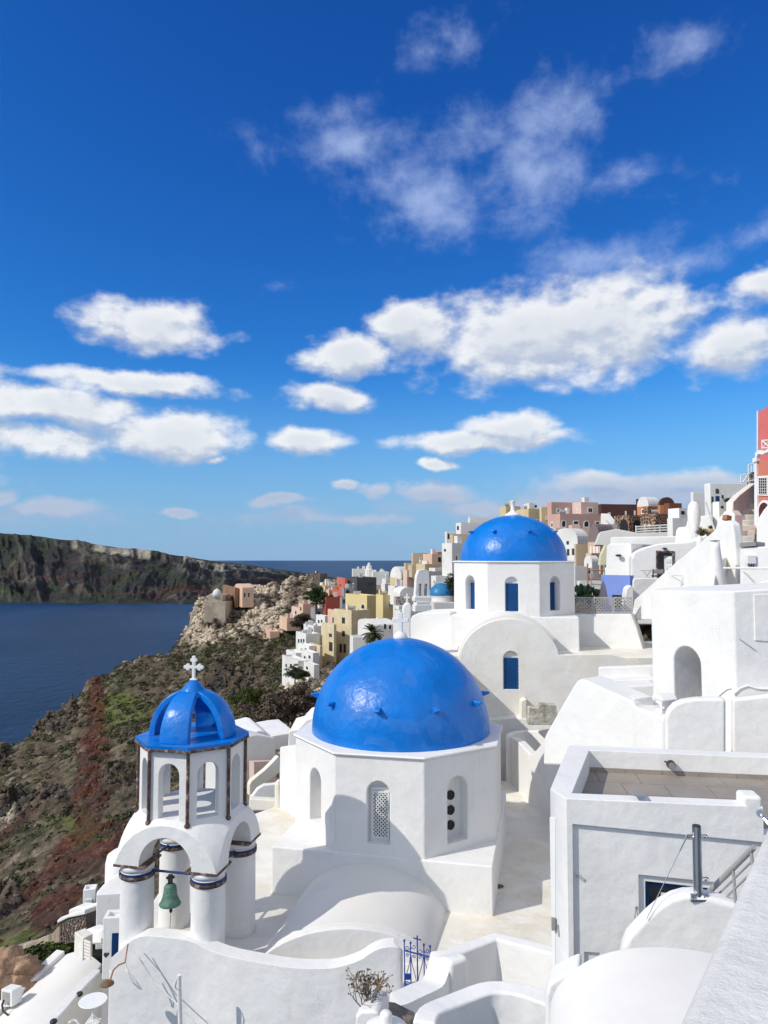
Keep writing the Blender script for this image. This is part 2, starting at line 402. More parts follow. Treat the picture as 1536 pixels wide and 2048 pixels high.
def house(name, label, xl, xc, xr, yt, yb, Y, m, th=20, wins=(), cat='house', group=None, parapet=.35, vault=None, lip=.25, extra=(), bev=0, chim=()):
    """block with its near vertical corner at xc; left face back to xl, right face to xr"""
    th = R(th); C = PY(xc, yt, Y); zt = C.z; zb = PY(xc, yb, Y).z
    dR = Vector((math.cos(th), math.sin(th))); dL = Vector((-math.sin(th), math.cos(th))); c = Vector((C.x, C.y))
    def reach(px, d):
        k = XY(px, 1); m_ = k.x/k.y
        return (m_*c.y-c.x)/(d.x-m_*d.y)
    tR = reach(xr, dR) if xr > xc+.1 else 6
    tL = reach(xl, dL) if xl < xc-.1 else 6
    tR = min(max(tR, .5), 60); tL = min(max(tL, .5), 40)
    q = [c, c+dR*tR, c+dR*tR+dL*tL, c+dL*tL]
    root = thing(name, label, cat, (C.x, C.y, zb), group)
    bm = NB()
    vs0 = [bm.verts.new((p.x, p.y, zb)) for p in q]; vs1 = [bm.verts.new((p.x, p.y, zt)) for p in q]
    for i in range(4): bm.faces.new((vs0[i], vs0[(i+1) % 4], vs1[(i+1) % 4], vs1[i]))
    bm.faces.new(vs0)
    ctr = sum(q, Vector((0, 0)))/4
    if vault is None and parapet and min(tR, tL) > 3*lip:
        inn = [p+((q[(i+1) % 4]-p).normalized()+(q[i-1]-p).normalized())*lip for i, p in enumerate(q)]
        a = [bm.verts.new((p.x, p.y, zt)) for p in inn]; b = [bm.verts.new((p.x, p.y, zt-parapet)) for p in inn]
        for i in range(4):
            j = (i+1) % 4
            bm.faces.new((vs1[i], vs1[j], a[j], a[i])); bm.faces.new((a[i], a[j], b[j], b[i]))
        bm.faces.new(b)
    else: bm.faces.new(vs1)
    obj('walls', bm, m, root, bev)
    plL = (c+dL*tL, c); plR = (c, c+dR*tR)
    if vault:
        ax, hgt, vm = vault     # 'L': the arched gable shows on the left face
        if ax == 'L': a0, a1, run = c, c+dL*tL, dR*tR
        else: a0, a1, run = c, c+dR*tR, dL*tL
        P = [Vector((*(a0+(a1-a0)*(1-math.cos(math.pi*i/12))/2), zt+hgt*math.sin(math.pi*i/12))) for i in range(13)]
        obj('vault_roof', face_prism(NB(), P, (run.x, run.y, 0)), vm or m, root)
    for (s, x0, y0, x1, y1, kind) in wins:
        pl = plL if s == 'L' else plR
        if kind == 'w': window(root, pl, x0, y0, x1, y1)
        elif kind == 'wf': window(root, pl, x0, y0, x1, y1, furn, glass, .14)
        elif kind == 'aw': window(root, pl, x0, y0, x1, y1, furn, glass, .16, True)
        elif kind == 'a': window(root, pl, x0, y0, x1, y1, None, dark, 0, True, 'arched_opening')
        elif kind == 'd': window(root, pl, x0, y0, x1, y1, furn, wood, .14, False, 'door', pane='door_leaf')
        elif kind == 'bd': window(root, pl, x0, y0, x1, y1, None, blue_d, 0, False, 'door')
        elif kind == 'db': window(root, pl, x0, y0, x1, y1, furn, blue_d, .1, False, 'door', pane='door_leaf')
    if Y > 90 and min(tR, tL) > 2.2 and label:
        g_ = random.Random(int(xc*7+yt))
        for _ in range(g_.choice((1, 2, 2, 3))):
            a_, b_ = g_.uniform(.12, .88), g_.uniform(.12, .88); p = c+dR*tR*a_+dL*tL*b_; kd = g_.random()
            if kd < .55: obj('chimney', box(NB(), (p.x, p.y, zt+.25), (g_.uniform(.4, .9), g_.uniform(.4, .8), g_.uniform(.9, 1.6)), th), m if kd < .3 else white_f, root)
            elif kd < .8: obj('roof_parapet', box(NB(), (p.x, p.y, zt+.1), (g_.uniform(1.2, 2.2), .25, .9), th+g_.choice((0, 1.57))), white_f, root)
            else: obj('water_tank', bar(NB(), (p.x-.5, p.y, zt+.35), (p.x+.5, p.y, zt+.35), .32, 10), greymetal, root)
    for (x0, y0, x1, y1, dz, mm) in chim:   # small roof blocks
        p = PY((x0+x1)/2, y1, Y+1.5); wpx = (x1-x0)/F*Y; hpx = (y1-y0)/F*Y
        obj('roof_block', box(NB(), (p.x, p.y, p.z+hpx/2-.2), (wpx, min(wpx, 2.5), hpx+.4), th), mm or m, root)
    return root, plL, plR

# ---------------------------------------------------------------- noise for landforms
def vnoise(x, y, seed=0):
    xi = np.floor(x).astype(np.int64); yi = np.floor(y).astype(np.int64); fx = x-xi; fy = y-yi
    fx = fx*fx*(3-2*fx); fy = fy*fy*(3-2*fy)
    def h(a, b):
        n = (a*374761393+b*668265263+seed*974711) & 0xffffffff
        n = ((n ^ (n >> 13))*1274126177) & 0xffffffff
        return ((n ^ (n >> 16)) & 0xffff)/65535.
    return (h(xi, yi)*(1-fx)+h(xi+1, yi)*fx)*(1-fy)+(h(xi, yi+1)*(1-fx)+h(xi+1, yi+1)*fx)*fy
def fbm(x, y, o=5, seed=0, ridge=False, gain=.5):
    s = 0; a = 1; t = 0
    for i in range(o):
        n = vnoise(x*2**i+17*i, y*2**i-9*i, seed+i)
        if ridge: n = 1-abs(2*n-1)
        s = s+a*n; t += a; a *= gain
    return s/t
def grid_mesh(name, X, Y, Z, m, color=None):
    h, wd = X.shape
    v = np.stack([X, Y, Z], -1).reshape(-1, 3).astype(np.float32)
    i = np.arange(h*wd).reshape(h, wd); q = np.stack([i[:-1, :-1], i[:-1, 1:], i[1:, 1:], i[1:, :-1]], -1).reshape(-1, 4)
    return raw_mesh(name, v, q, m, color, True)
def raw_mesh(name, v, q, m, color=None, smooth=False, parent=None):
    k = q.shape[1]
    me = bpy.data.meshes.new(name); me.vertices.add(len(v)); me.vertices.foreach_set('co', v.astype(np.float32).ravel())
    me.loops.add(q.size); me.loops.foreach_set('vertex_index', q.ravel().astype(np.int32))
    me.polygons.add(len(q)); me.polygons.foreach_set('loop_start', np.arange(0, q.size, k, dtype=np.int32))
    me.polygons.foreach_set('loop_total', np.full(len(q), k, np.int32))
    if smooth: me.polygons.foreach_set('use_smooth', np.ones(len(q), bool))
    me.update(calc_edges=True)
    if color is not None:
        a = me.color_attributes.new('tint', 'FLOAT_COLOR', 'POINT')
        c = np.ones((len(v), 4), np.float32); c[:, :3] = color.reshape(-1, 3); a.data.foreach_set('color', c.ravel())
    return link(name, me, m, parent)
def land_mat(name, sc, bump, dist, var=.5):
    m = bpy.data.materials.new(name); m.use_nodes = True; t = NT(m.node_tree)
    o = t.add('ShaderNodeTexCoord').outputs['Object']
    at = t.add('ShaderNodeAttribute', attribute_name='tint').outputs['Color']
    n = t.noise(o, sc, 8, .7); n2 = t.noise(o, sc*4.3, 5, .7)
    k = t.m('MULTIPLY', t.ramp(n, .3, .72, 1-var, 1+var), t.ramp(n2, .3, .7, .65, 1.35))
    c = t.mix(1, at, t.add('ShaderNodeCombineColor', ins={0: k, 1: k, 2: k}).outputs[0], 'MULTIPLY')
    b = t.add('ShaderNodeBsdfPrincipled', ins={'Base Color': c, 'Roughness': .95, 'Specular IOR Level': .1})
    h = t.m('ADD', n, t.m('MULTIPLY', n2, .5))
    bp = t.add('ShaderNodeBump', ins={'Strength': bump, 'Distance': dist, 'Height': h}); t.l.new(bp.outputs[0], b.inputs['Normal'])
    t.add('ShaderNodeOutputMaterial', ins={0: b.outputs[0]}); return m

# ---------------------------------------------------------------- sea
SEA = -120.
def sea_mat():
    m = bpy.data.materials.new('sea_water'); m.use_nodes = True; t = NT(m.node_tree)
    o = t.add('ShaderNodeTexCoord').outputs['Object']
    n = t.noise(t.v('MULTIPLY', o, (1, .6, 1)), .11, 6, .62); n2 = t.noise(t.v('MULTIPLY', o, (1, .45, 1)), .0035, 6, .65)
    c = t.mix(t.ramp(n2, .35, .65), (.004, .022, .058), (.011, .042, .10))
    b = t.add('ShaderNodeBsdfPrincipled', ins={'Base Color': c, 'Roughness': .38, 'IOR': 1.33, 'Specular IOR Level': .2})
    bp = t.add('ShaderNodeBump', ins={'Strength': .8, 'Distance': 3.0, 'Height': n}); t.l.new(bp.outputs[0], b.inputs['Normal'])
    t.add('ShaderNodeOutputMaterial', ins={0: b.outputs[0]}); return m
bm = NB(); bmesh.ops.create_grid(bm, x_segments=40, y_segments=40, size=19500)
bmesh.ops.translate(bm, verts=bm.verts, vec=(0, 0, SEA)); tag(obj('sea', bm, sea_mat()), kind='structure')

# ---------------------------------------------------------------- near caldera slope
CT = {-300: [(14,2600),(30,2300),(50,2050),(80,1900),(120,1800),(150,1760),(200,1999),(300,1800),(520,1500)],
 0: [(14,2700),(22,2250),(26,2010),(31,1935),(36,1912),(50,1900),(85,1740),(120,1610),(165,1502),(178,1540),(235,1900),(400,1680),(520,1500)],
 60: [(14,2700),(22,2250),(26,1985),(30,1915),(35,1888),(50,1855),(85,1710),(120,1585),(168,1476),(182,1520),(240,1890),(400,1650),(520,1500)],
 110: [(14,2700),(22,2200),(26,1970),(30,1905),(34,1872),(50,1832),(78,1705),(115,1585),(150,1500),(178,1442),(196,1500),(262,1850),(400,1620),(520,1500)],
 180: [(14,2700),(22,2200),(52,1790),(90,1640),(140,1500),(165,1450),(188,1400),(200,1368),(212,1440),(300,1750),(520,1500)],
 250: [(14,2700),(22,2150),(50,1770),(72,1655),(130,1470),(180,1390),(224,1332),(240,1390),(330,1700),(520,1500)],
 370: [(14,2500),(22,2050),(34,1880),(62,1660),(100,1520),(150,1425),(215,1325),(250,1265),(268,1330),(350,1680),(520,1500)],
 400: [(62,1650),(105,1505),(155,1405),(210,1315),(245,1250),(262,1215),(275,1270),(350,1600),(520,1500)],
 440: [(14,2500),(22,2040),(60,1640),(110,1485),(160,1395),(210,1310),(245,1245),(262,1192),(270,1186),(285,1230),(360,1560),(520,1500)],
 520: [(22,2036),(40,1730),(105,1480),(150,1385),(200,1295),(230,1250),(248,1200),(268,1180),(290,1225),(360,1500),(520,1500)],
 580: [(22,2036),(30,1800),(90,1480),(112,1440),(150,1365),(200,1280),(235,1225),(252,1196),(268,1178),(285,1196),(350,1450),(520,1500)],
 620: [(22,2036),(30,1750),(90,1470),(115,1420),(150,1355),(200,1270),(240,1205),(262,1176),(275,1167),(290,1185),(360,1430),(520,1500)],
 660: [(22,2036),(90,1460),(130,1365),(170,1300),(215,1230),(262,1180),(285,1168),(310,1190),(420,1450)],
 740: [(22,2036),(35,1680),(100,1410),(140,1315),(180,1240),(230,1195),(275,1165),(300,1166),(400,1380),(520,1450)],
 820: [(22,2036),(50,1560),(80,1400),(140,1250),(190,1190),(250,1165),(320,1200),(520,1450)],
 900: [(22,2036),(38,1620),(60,1400),(90,1270),(130,1175),(180,1130),(220,1130),(300,1250),(520,1400)],
 1050: [(14,2500),(22,2036),(38,1560),(60,1300),(100,1150),(120,1090),(150,1060),(200,1090),(300,1200),(520,1400)],
 1250: [(14,2500),(22,1900),(38,1400),(60,1190),(85,1120),(110,1080),(130,1062),(170,1070),(250,1150),(520,1300)],
 1400: [(14,2300),(22,1700),(32,1350),(45,1180),(65,1090),(85,1040),(110,1025),(160,1060),(520,1250)],
 1536: [(14,2200),(22,1600),(30,1300),(38,1130),(48,1060),(62,1005),(90,995),(150,1050),(520,1250)],
 1900: [(14,2200),(22,1500),(35,1150),(50,1000),(100,970),(200,1050),(520,1200)]}
cp = np.array([(px/300., math.log(Y)*2.2, py) for px, l in CT.items() for Y, py in l])
A_ = np.linalg.norm(cp[:, None, :2]-cp[None, :, :2], axis=-1)
n_ = len(cp); M_ = np.zeros((n_+3, n_+3)); M_[:n_, :n_] = A_; M_[:n_, n_] = 1; M_[:n_, n_+1:] = cp[:, :2]; M_[n_, :n_] = 1; M_[n_+1:, :n_] = cp[:, :2].T
wts = np.linalg.solve(M_+np.eye(n_+3)*1e-9, np.r_[cp[:, 2], 0, 0, 0])
def slope_z(X, Y):
    px = 768+F*X/Y; a = px/300.; b = np.log(Y)*2.2; out = np.zeros(X.shape)+wts[n_]+wts[n_+1]*a+wts[n_+2]*b
    for i in range(n_): out = out+wts[i]*np.sqrt((a-cp[i, 0])**2+(b-cp[i, 1])**2)
    return -(out-1112)/F*Y*(1+0.003), px, out
NX, NY = 560, 470
pxs = np.linspace(-330, 1900, NX); ys = np.exp(np.linspace(math.log(14), math.log(520), NY))
PXg, Yg = np.meshgrid(pxs, ys); Xg = (PXg-768)/F*Yg
Zg, _, PYg = slope_z(Xg, Yg)
# zones, decided on the unroughened ground: where each kind of rock and growth is
def zone(px, py, rx, ry, rot=0):
    c, s = math.cos(R(rot)), math.sin(R(rot)); dx = PXg-px; dy = PYg-py
    return np.clip(1.6-np.sqrt(((dx*c+dy*s)/rx)**2+((-dx*s+dy*c)/ry)**2)*1.0, 0, 1)
wob = fbm(Xg/9, Yg/9, 4, 3)-.5; wob2 = fbm(Xg/3, Yg/3, 4, 9)-.5
def soft(z, th=.5): return np.clip((z+wob*1.3+wob2*.5-th)*5+.5, 0, 1)
front = (Yg < 285)
Zr = np.maximum.reduce([zone(200,1420,17,70,0), zone(195,1560,34,110,6), zone(220,1680,90,50,-20), zone(130,1790,60,34,-50), zone(60,1770,14,160,52)*.8, zone(60,1640,8,120,50)*.8])
Zl = np.maximum.reduce([zone(8,1512,18,26,0), zone(60,1600,78,26,-6), zone(22,1775,30,26,0), zone(130,1444,42,12,-25), zone(470,1360,50,30,0)*.8, zone(250,1560,40,26,0)*.7])
Zc = np.maximum.reduce([zone(420,1230,50,60,0), zone(560,1215,130,52,-18), zone(600,1170,60,22,0), zone(500,1250,90,40,0)*.9, zone(590,1430,40,60,0)*.9, zone(640,1370,60,50)*.9, zone(300,1300,90,26,-30)*.6])
Zg2 = np.maximum.reduce([zone(250,1425,55,34,0), zone(175,1640,40,24,0)*.9, zone(495,1410,40,46,0)*.8, zone(110,1895,90,50,0)])
zr, zl, zc, zg = soft(Zr), soft(Zl), soft(Zc), soft(Zg2, .6)
d = np.clip((Yg-20)/60, .1, 1)
amp = np.interp(Yg, [14, 45, 120, 260, 520], [.25, .8, 1.8, 3.0, 3])
rug = fbm(Xg/14, Yg/14, 6, 21, True)-.6
rug_f = fbm(Xg/3.2+Zg/5, Yg/3.2, 5, 5, True)-.6
base_n = fbm(Xg/26, Yg/26, 5, 31)-.5
village = np.clip((PXg-640)/80, 0, 1)
k = (1-village*.75)
Zg = Zg+amp*k*(base_n*2.8+rug*(.8+2.5*np.maximum(zc, zl)+.9*zr)+rug_f*(.55+1.5*np.maximum(zc, zl)+.9*zr))
# ledges: strata in the rock zones
strat = (np.abs(((Zg/3.1+wob*1.5) % 1)-.5)*2)
Zg = Zg+(strat-.5)*amp*k*.55*np.maximum(zc, zl)
Zg = Zg+(fbm(Xg*1.1, Yg*1.1, 3, 77)-.5)*.4*k*d
def lerp(a, b, t): return a*(1-t[..., None])+np.array(b)*t[..., None]
colr = np.zeros(Xg.shape+(3,))+np.array((.125, .098, .066))
g1 = np.clip((fbm(Xg/6, Yg/6, 5, 50)-.47)*7, 0, 1)
colr = lerp(colr, (.078, .080, .042), g1*.75)
g2 = np.clip((fbm(Xg/2.2, Yg/2.2, 4, 60)-.56)*8, 0, 1)
colr = lerp(colr, (.025, .030, .016), g2*.8)
pale = np.clip((fbm(Xg/1.3, Yg/1.3, 4, 66)-.63)*12, 0, 1)
colr = lerp(colr, (.26, .22, .17), pale*.6)
colr = lerp(colr, (.10, .12, .035), zg*.85)
red = lerp(np.zeros(Xg.shape+(3,))+np.array((.088, .026, .018)), (.060, .030, .028), np.clip((fbm(Xg/5, Yg/5, 4, 90)-.42)*5, 0, 1))
colr = colr*(1-zr[..., None]*.76)+red*zr[..., None]*.76
lav = lerp(np.zeros(Xg.shape+(3,))+np.array((.045, .042, .042)), (.11, .085, .06), np.clip((rug_f+.1)*3, 0, 1))
colr = colr*(1-zl[..., None]*.9)+lav*zl[..., None]*.9
crm = lerp(np.zeros(Xg.shape+(3,))+np.array((.50, .42, .32)), (.13, .10, .075), np.clip((fbm(Xg/7, Yg/7, 5, 15)-.48)*6, 0, 1))
colr = colr*(1-zc[..., None]*.9)+crm*zc[..., None]*.9
vil = village*np.clip((Yg-60)/60, 0, 1)
colr = lerp(colr, (.30, .26, .21), vil*.7)
tag(grid_mesh('hillside', Xg, Yg, Zg, land_mat('hillside_ground', .55, .9, .5, .45), colr), kind='structure')
TX, TY, TZ = Xg, Yg, Zg
def ground_z(x, y):
    j = min(max((768+F*x/y-pxs[0])/(pxs[1]-pxs[0]), 0), NX-1.01); i = min(max((math.log(y)-math.log(14))/(math.log(520)-math.log(14))*(NY-1), 0), NY-1.01)
    a, b = int(i), int(j); fi, fj = i-a, j-b
    return float((Zg[a, b]*(1-fi)+Zg[a+1, b]*fi)*(1-fj)+(Zg[a, b+1]*(1-fi)+Zg[a+1, b+1]*fi)*fj)

# ---------------------------------------------------------------- shrubs and loose rocks on the slope (countless)
def scatter_points(n, dens, lo=24, hi=275):
    out = []
    P = dens[:-1, :-1]*(np.gradient(TY, axis=0)*np.gradient(TX, axis=1))[:-1, :-1]
    P = np.where((TY[:-1, :-1] > lo) & (TY[:-1, :-1] < hi) & (PXg[:-1, :-1] < 720) & (PXg[:-1, :-1] > -60), P, 0); P = P/np.sum(P)
    idx = rng.choice(P.size, n, p=P.ravel()); r, c = np.divmod(idx, P.shape[1])
    fr = rng.random(n)[:, None]; fc_ = rng.random(n)[:, None]
    V = np.stack([TX, TY, TZ], -1)
    return (V[r, c]*(1-fr)+V[r+1, c]*fr)*(1-fc_)+(V[r, c+1]*(1-fr)+V[r+1, c+1]*fr)*fc_, r, c
def blob_stuff(name, pts, size, quads, cols, mt, flat=.6, seed=1, qs=.30):
    g = np.random.default_rng(seed); n = len(pts)
    cen = np.repeat(pts, quads, 0); sz = np.repeat(size, quads)
    dirv = g.normal(size=(n*quads, 3)); dirv[:, 2] = np.abs(dirv[:, 2])*.9; dirv /= np.linalg.norm(dirv, axis=1)[:, None]
    rad = sz*(.55+.5*g.random(n*quads))
    c = cen+dirv*rad[:, None]*np.array((1, 1, flat))
    a = g.normal(size=(n*quads, 3)); a /= np.linalg.norm(a, axis=1)[:, None]
    nn = dirv+a*.7; t1 = np.cross(nn, a); t1 /= np.linalg.norm(t1, axis=1)[:, None]+1e-6; t2 = np.cross(nn, t1); t2 /= np.linalg.norm(t2, axis=1)[:, None]+1e-6
    h = (sz*qs*(.5+g.random(n*quads)))[:, None]
    v = np.stack([c-t1*h, c-t2*h*.8, c+t1*h, c+t2*h*.7], 1).reshape(-1, 3)
    q = np.arange(len(v)).reshape(-1, 4)
    colv = np.repeat(np.repeat(cols, quads, 0)*(.75+.5*g.random((n*quads, 1))), 4, 0)
    return raw_mesh(name, v, q, mt, colv)
leaf_mat = land_mat('scrub_leaves', 1.5, 0, .1, .2)
dens = (g1*.8+.35)*(1-.75*zr)*(1-.7*zc)*(1-.5*zl)+zone(560,1420,90,60)*1.0+zone(560,1320,90,40)*1.5+zone(600,1290,60,30)
pts, r_, c_ = scatter_points(5200, np.clip(dens, 0, 4))
sz = rng.uniform(.25, .9, len(pts))*np.interp(pts[:, 1], [30, 100, 260], [.5, 1.1, 1.7])
pal = np.array([(.070, .072, .040), (.100, .088, .052), (.055, .060, .040), (.120, .092, .066), (.075, .090, .032)])
cols = pal[rng.integers(0, 5, len(pts))]
tag(blob_stuff('scrub', pts-np.array((0, 0, .05)), sz, 40, cols, leaf_mat, qs=.20), label='low dry scrub growing over the caldera slope', cat='scrub', kind='stuff')
def rock_stuff(name, pts, size, cols, mt, seed):
    g = np.random.default_rng(seed); t = (1+5**.5)/2
    iv = np.array([(-1,t,0),(1,t,0),(-1,-t,0),(1,-t,0),(0,-1,t),(0,1,t),(0,-1,-t),(0,1,-t),(t,0,-1),(t,0,1),(-t,0,-1),(-t,0,1)], float); iv /= np.linalg.norm(iv[0])
    it = np.array([(0,11,5),(0,5,1),(0,1,7),(0,7,10),(0,10,11),(1,5,9),(5,11,4),(11,10,2),(10,7,6),(7,1,8),(3,9,4),(3,4,2),(3,2,6),(3,6,8),(3,8,9),(4,9,5),(2,4,11),(6,2,10),(8,6,7),(9,8,1)])
    n = len(pts); s = size[:, None]*(.6+.8*g.random((n, 3)))*np.array((1, 1, .75))
    v = iv[None]*s[:, None, :]*(.75+.5*g.random((n, 12, 1)))+pts[:, None, :]
    q = (it[None]+np.arange(n)[:, None, None]*12).reshape(-1, 3)
    return raw_mesh(name, v.reshape(-1, 3), q, mt, np.repeat(cols, 12, 0))
dens = zc*1.2+zl*1.6+zr*.45+.06
pts, r_, c_ = scatter_points(9000, dens)
sz = rng.uniform(.12, .5, len(pts))**1.0*np.interp(pts[:, 1], [30, 100, 260], [.5, 1.0, 2.2])
cols = colr[r_, c_]*rng.uniform(.7, 1.5, (len(pts), 1))+.005
tag(rock_stuff('loose_rocks', pts, sz, cols, land_mat('loose_rock', 2, .5, .1, .3), 4), label='loose rocks strewn over the caldera slope', cat='rocks', kind='stuff')

# ---------------------------------------------------------------- island across the water
UX = np.linspace(-420, 700, 620)
shoreY = np.interp(UX, [-420, 0, 200, 370, 450, 550, 650, 700], [1950, 1905, 1880, 1850, 1950, 2500, 3500, 4100])
ridgeY = shoreY+np.interp(UX, [-420, 0, 300, 500, 650, 700], [760, 700, 640, 560, 300, 200])
ridgePy = np.interp(UX, [-420, 0, 60, 150, 240, 300, 370, 430, 500, 560, 600, 650, 700], [1045, 1066, 1070, 1083, 1096, 1104, 1113, 1122, 1130, 1139, 1144, 1152, 1160])
V = np.linspace(0, 1.6, 200)
U2, V2 = np.meshgrid(UX, V)
Yi = shoreY[None]*(1-np.minimum(V2, 1))+ridgeY[None]*np.minimum(V2, 1)+np.maximum(V2-1, 0)*2400
Xi = (U2-768)/F*Yi
zr_ = -(ridgePy-1112)/F*ridgeY
sk = U2+V2*38*np.sin(U2/70); gn = fbm(sk/105, V2*1.6, 4, 8, True); gn2 = fbm(sk/34, V2*3.0, 5, 18, True); gn3 = fbm(sk/10, V2*14, 5, 28, True)
lev = V2+(fbm(U2/90, V2*0+2, 3, 4)-.5)*.12
prof = np.interp(lev, [-.1, 0, .05, .34, .42, .55, .62, .80, .90, 1, 1.02], [-.03, 0, .05, .28, .42, .52, .66, .76, .96, 1, 1])
env = np.clip(V2*7, 0, 1)*np.clip((1.02-V2)*5, 0, 1)
Hh = (zr_[None]-SEA)
Zi = SEA+Hh*(prof+env*((gn-.6)*.34+(gn2-.6)*.14+(gn3-.6)*.06))
plate = V2 > 1
Zi = np.where(plate, zr_[None]+(1-np.cos((V2-1)*2))*-60*0-(V2-1)*90+(fbm(U2/12, V2*4, 4, 2)-.5)*3, Zi)
Zi = np.where(V2 <= .001, SEA-2, Zi)
Yi = Yi-env*(gn-.6)*140*np.clip(Hh/150, .3, 1)-env*(gn2-.6)*60
Xi = (U2-768)/F*Yi*1.0
strat = fbm(U2/200, V2*22+gn*2, 3, 44)
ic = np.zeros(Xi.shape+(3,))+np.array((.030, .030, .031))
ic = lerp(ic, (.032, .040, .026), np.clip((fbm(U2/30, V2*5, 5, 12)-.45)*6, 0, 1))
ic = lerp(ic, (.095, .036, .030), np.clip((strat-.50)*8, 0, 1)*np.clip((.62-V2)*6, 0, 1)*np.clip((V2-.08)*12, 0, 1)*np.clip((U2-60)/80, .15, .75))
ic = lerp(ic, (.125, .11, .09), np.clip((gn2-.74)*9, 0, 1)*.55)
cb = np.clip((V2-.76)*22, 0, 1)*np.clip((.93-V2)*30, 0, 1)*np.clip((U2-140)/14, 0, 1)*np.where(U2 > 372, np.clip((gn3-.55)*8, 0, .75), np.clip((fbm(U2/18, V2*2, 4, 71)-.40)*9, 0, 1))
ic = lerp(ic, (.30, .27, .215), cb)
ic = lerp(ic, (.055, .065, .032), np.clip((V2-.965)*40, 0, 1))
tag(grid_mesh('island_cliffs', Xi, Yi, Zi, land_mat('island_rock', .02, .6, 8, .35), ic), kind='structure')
# white hamlets on the island's rim
for (px, py, label) in [(22, 1075, 'cluster of tiny white houses on the far island rim, left end'), (137, 1083, 'tiny white house on the far island rim beside the cream cliff')]:
    t = thing('far_house', label, 'far house', PY(px, py, 2560))
    bm = NB()
    for i in range(5 if px < 100 else 2):
        c = PY(px+i*6.5-14, py+rng.uniform(-1, 1), 2570); box(bm, c, (9, 9, 7))
    obj('walls', bm, white_f, t)

# ================================================================ near churches, towers and walls
def path_wall(name, pts, thick, zbot, m=None, bevel=.05, label=None, cat='wall', parent=None, sm=1, side=1, group=None, zs=None, seg=3):
    """wall along (px, py_of_top, Y) points; side=1 puts the thickness on the far side"""
    pts = smooth_poly(pts, sm) if sm else pts
    P = [PY(*p) for p in pts]; n = len(P); bm = NB(); rows = []
    for i, p in enumerate(P):
        a = P[max(i-1, 0)]; b = P[min(i+1, n-1)]; d = Vector((b.x-a.x, b.y-a.y, 0)).normalized()
        nn = Vector((-d.y, d.x, 0))*side
        rows.append([bm.verts.new(p), bm.verts.new(p+nn*thick), bm.verts.new(Vector((p.x, p.y, zbot))+nn*thick), bm.verts.new((p.x, p.y, zbot))])
    for a, b in zip(rows[:-1], rows[1:]):
        for k in range(4): bm.faces.new((a[k], a[(k+1) % 4], b[(k+1) % 4], b[k]))
    bm.faces.new(rows[0]); bm.faces.new(rows[-1])
    o = obj(name, bm, m or white, parent, bevel, seg=seg)
    if label: tag(o, label, cat, group)
    return o
def ngon(c, r, a0, n=8): return [Vector((c[0]+r*math.cos(R(a0+360*i/n)), c[1]+r*math.sin(R(a0+360*i/n)))) for i in range(n)]
def cross(name, c, h, wd, t, m, parent, trefoil=False, rz=0):
    bm = NB(); c = Vector(c); M = Matrix.Rotation(rz, 4, 'Z')
    arm = h*.62
    box(bm, c+Vector((0, 0, h/2)), (t, t, h), rz); box(bm, c+Vector((0, 0, arm)), (wd, t*.98, t*.96), rz)
    if trefoil:
        ends = [(0, h), (-wd/2, arm), (wd/2, arm)]
        for (x, z) in ends:
            dx, dz = (0, 1) if x == 0 else (math.copysign(1, x), 0)
            for (ox, oz) in ((dx*.5, dz*.5), (dz*.55-dx*.35, dx*.55-dz*.35), (-dz*.55-dx*.35, -dx*.55-dz*.35)):
                p = M @ Vector((x+ox*t, 0, z+oz*t))
                bm2 = bmesh.ops.create_cone(bm, cap_ends=True, segments=12, radius1=t*.62, radius2=t*.62, depth=t*.94, matrix=Matrix.Translation(c+p) @ Matrix.Rotation(rz, 4, 'Z') @ Matrix.Rotation(math.pi/2, 4, 'X'))
        box(bm, c+Vector((0, 0, t*.3)), (t*2.2, t*1.6, t*.6), rz)
    return obj(name, bm, m, parent, .012 if t > .05 else 0)

# ---- roof terrace under the near church
FL = -8.32
bm = plan_prism(NB(), [(-5.55, 15.4), (-5.2, 15.4), (-2.7, 14.75), (.25, 14.5), (.6, 13.3), (4.3, 13.0), (9, 14), (9, 29), (-2.6, 26.5), (-4.6, 24), (-5.6, 19)], FL, -14)
tag(obj('roof_terrace', bm, cream, None, .06), 'cream cement roof terrace around the nearer blue-domed church', 'terrace')

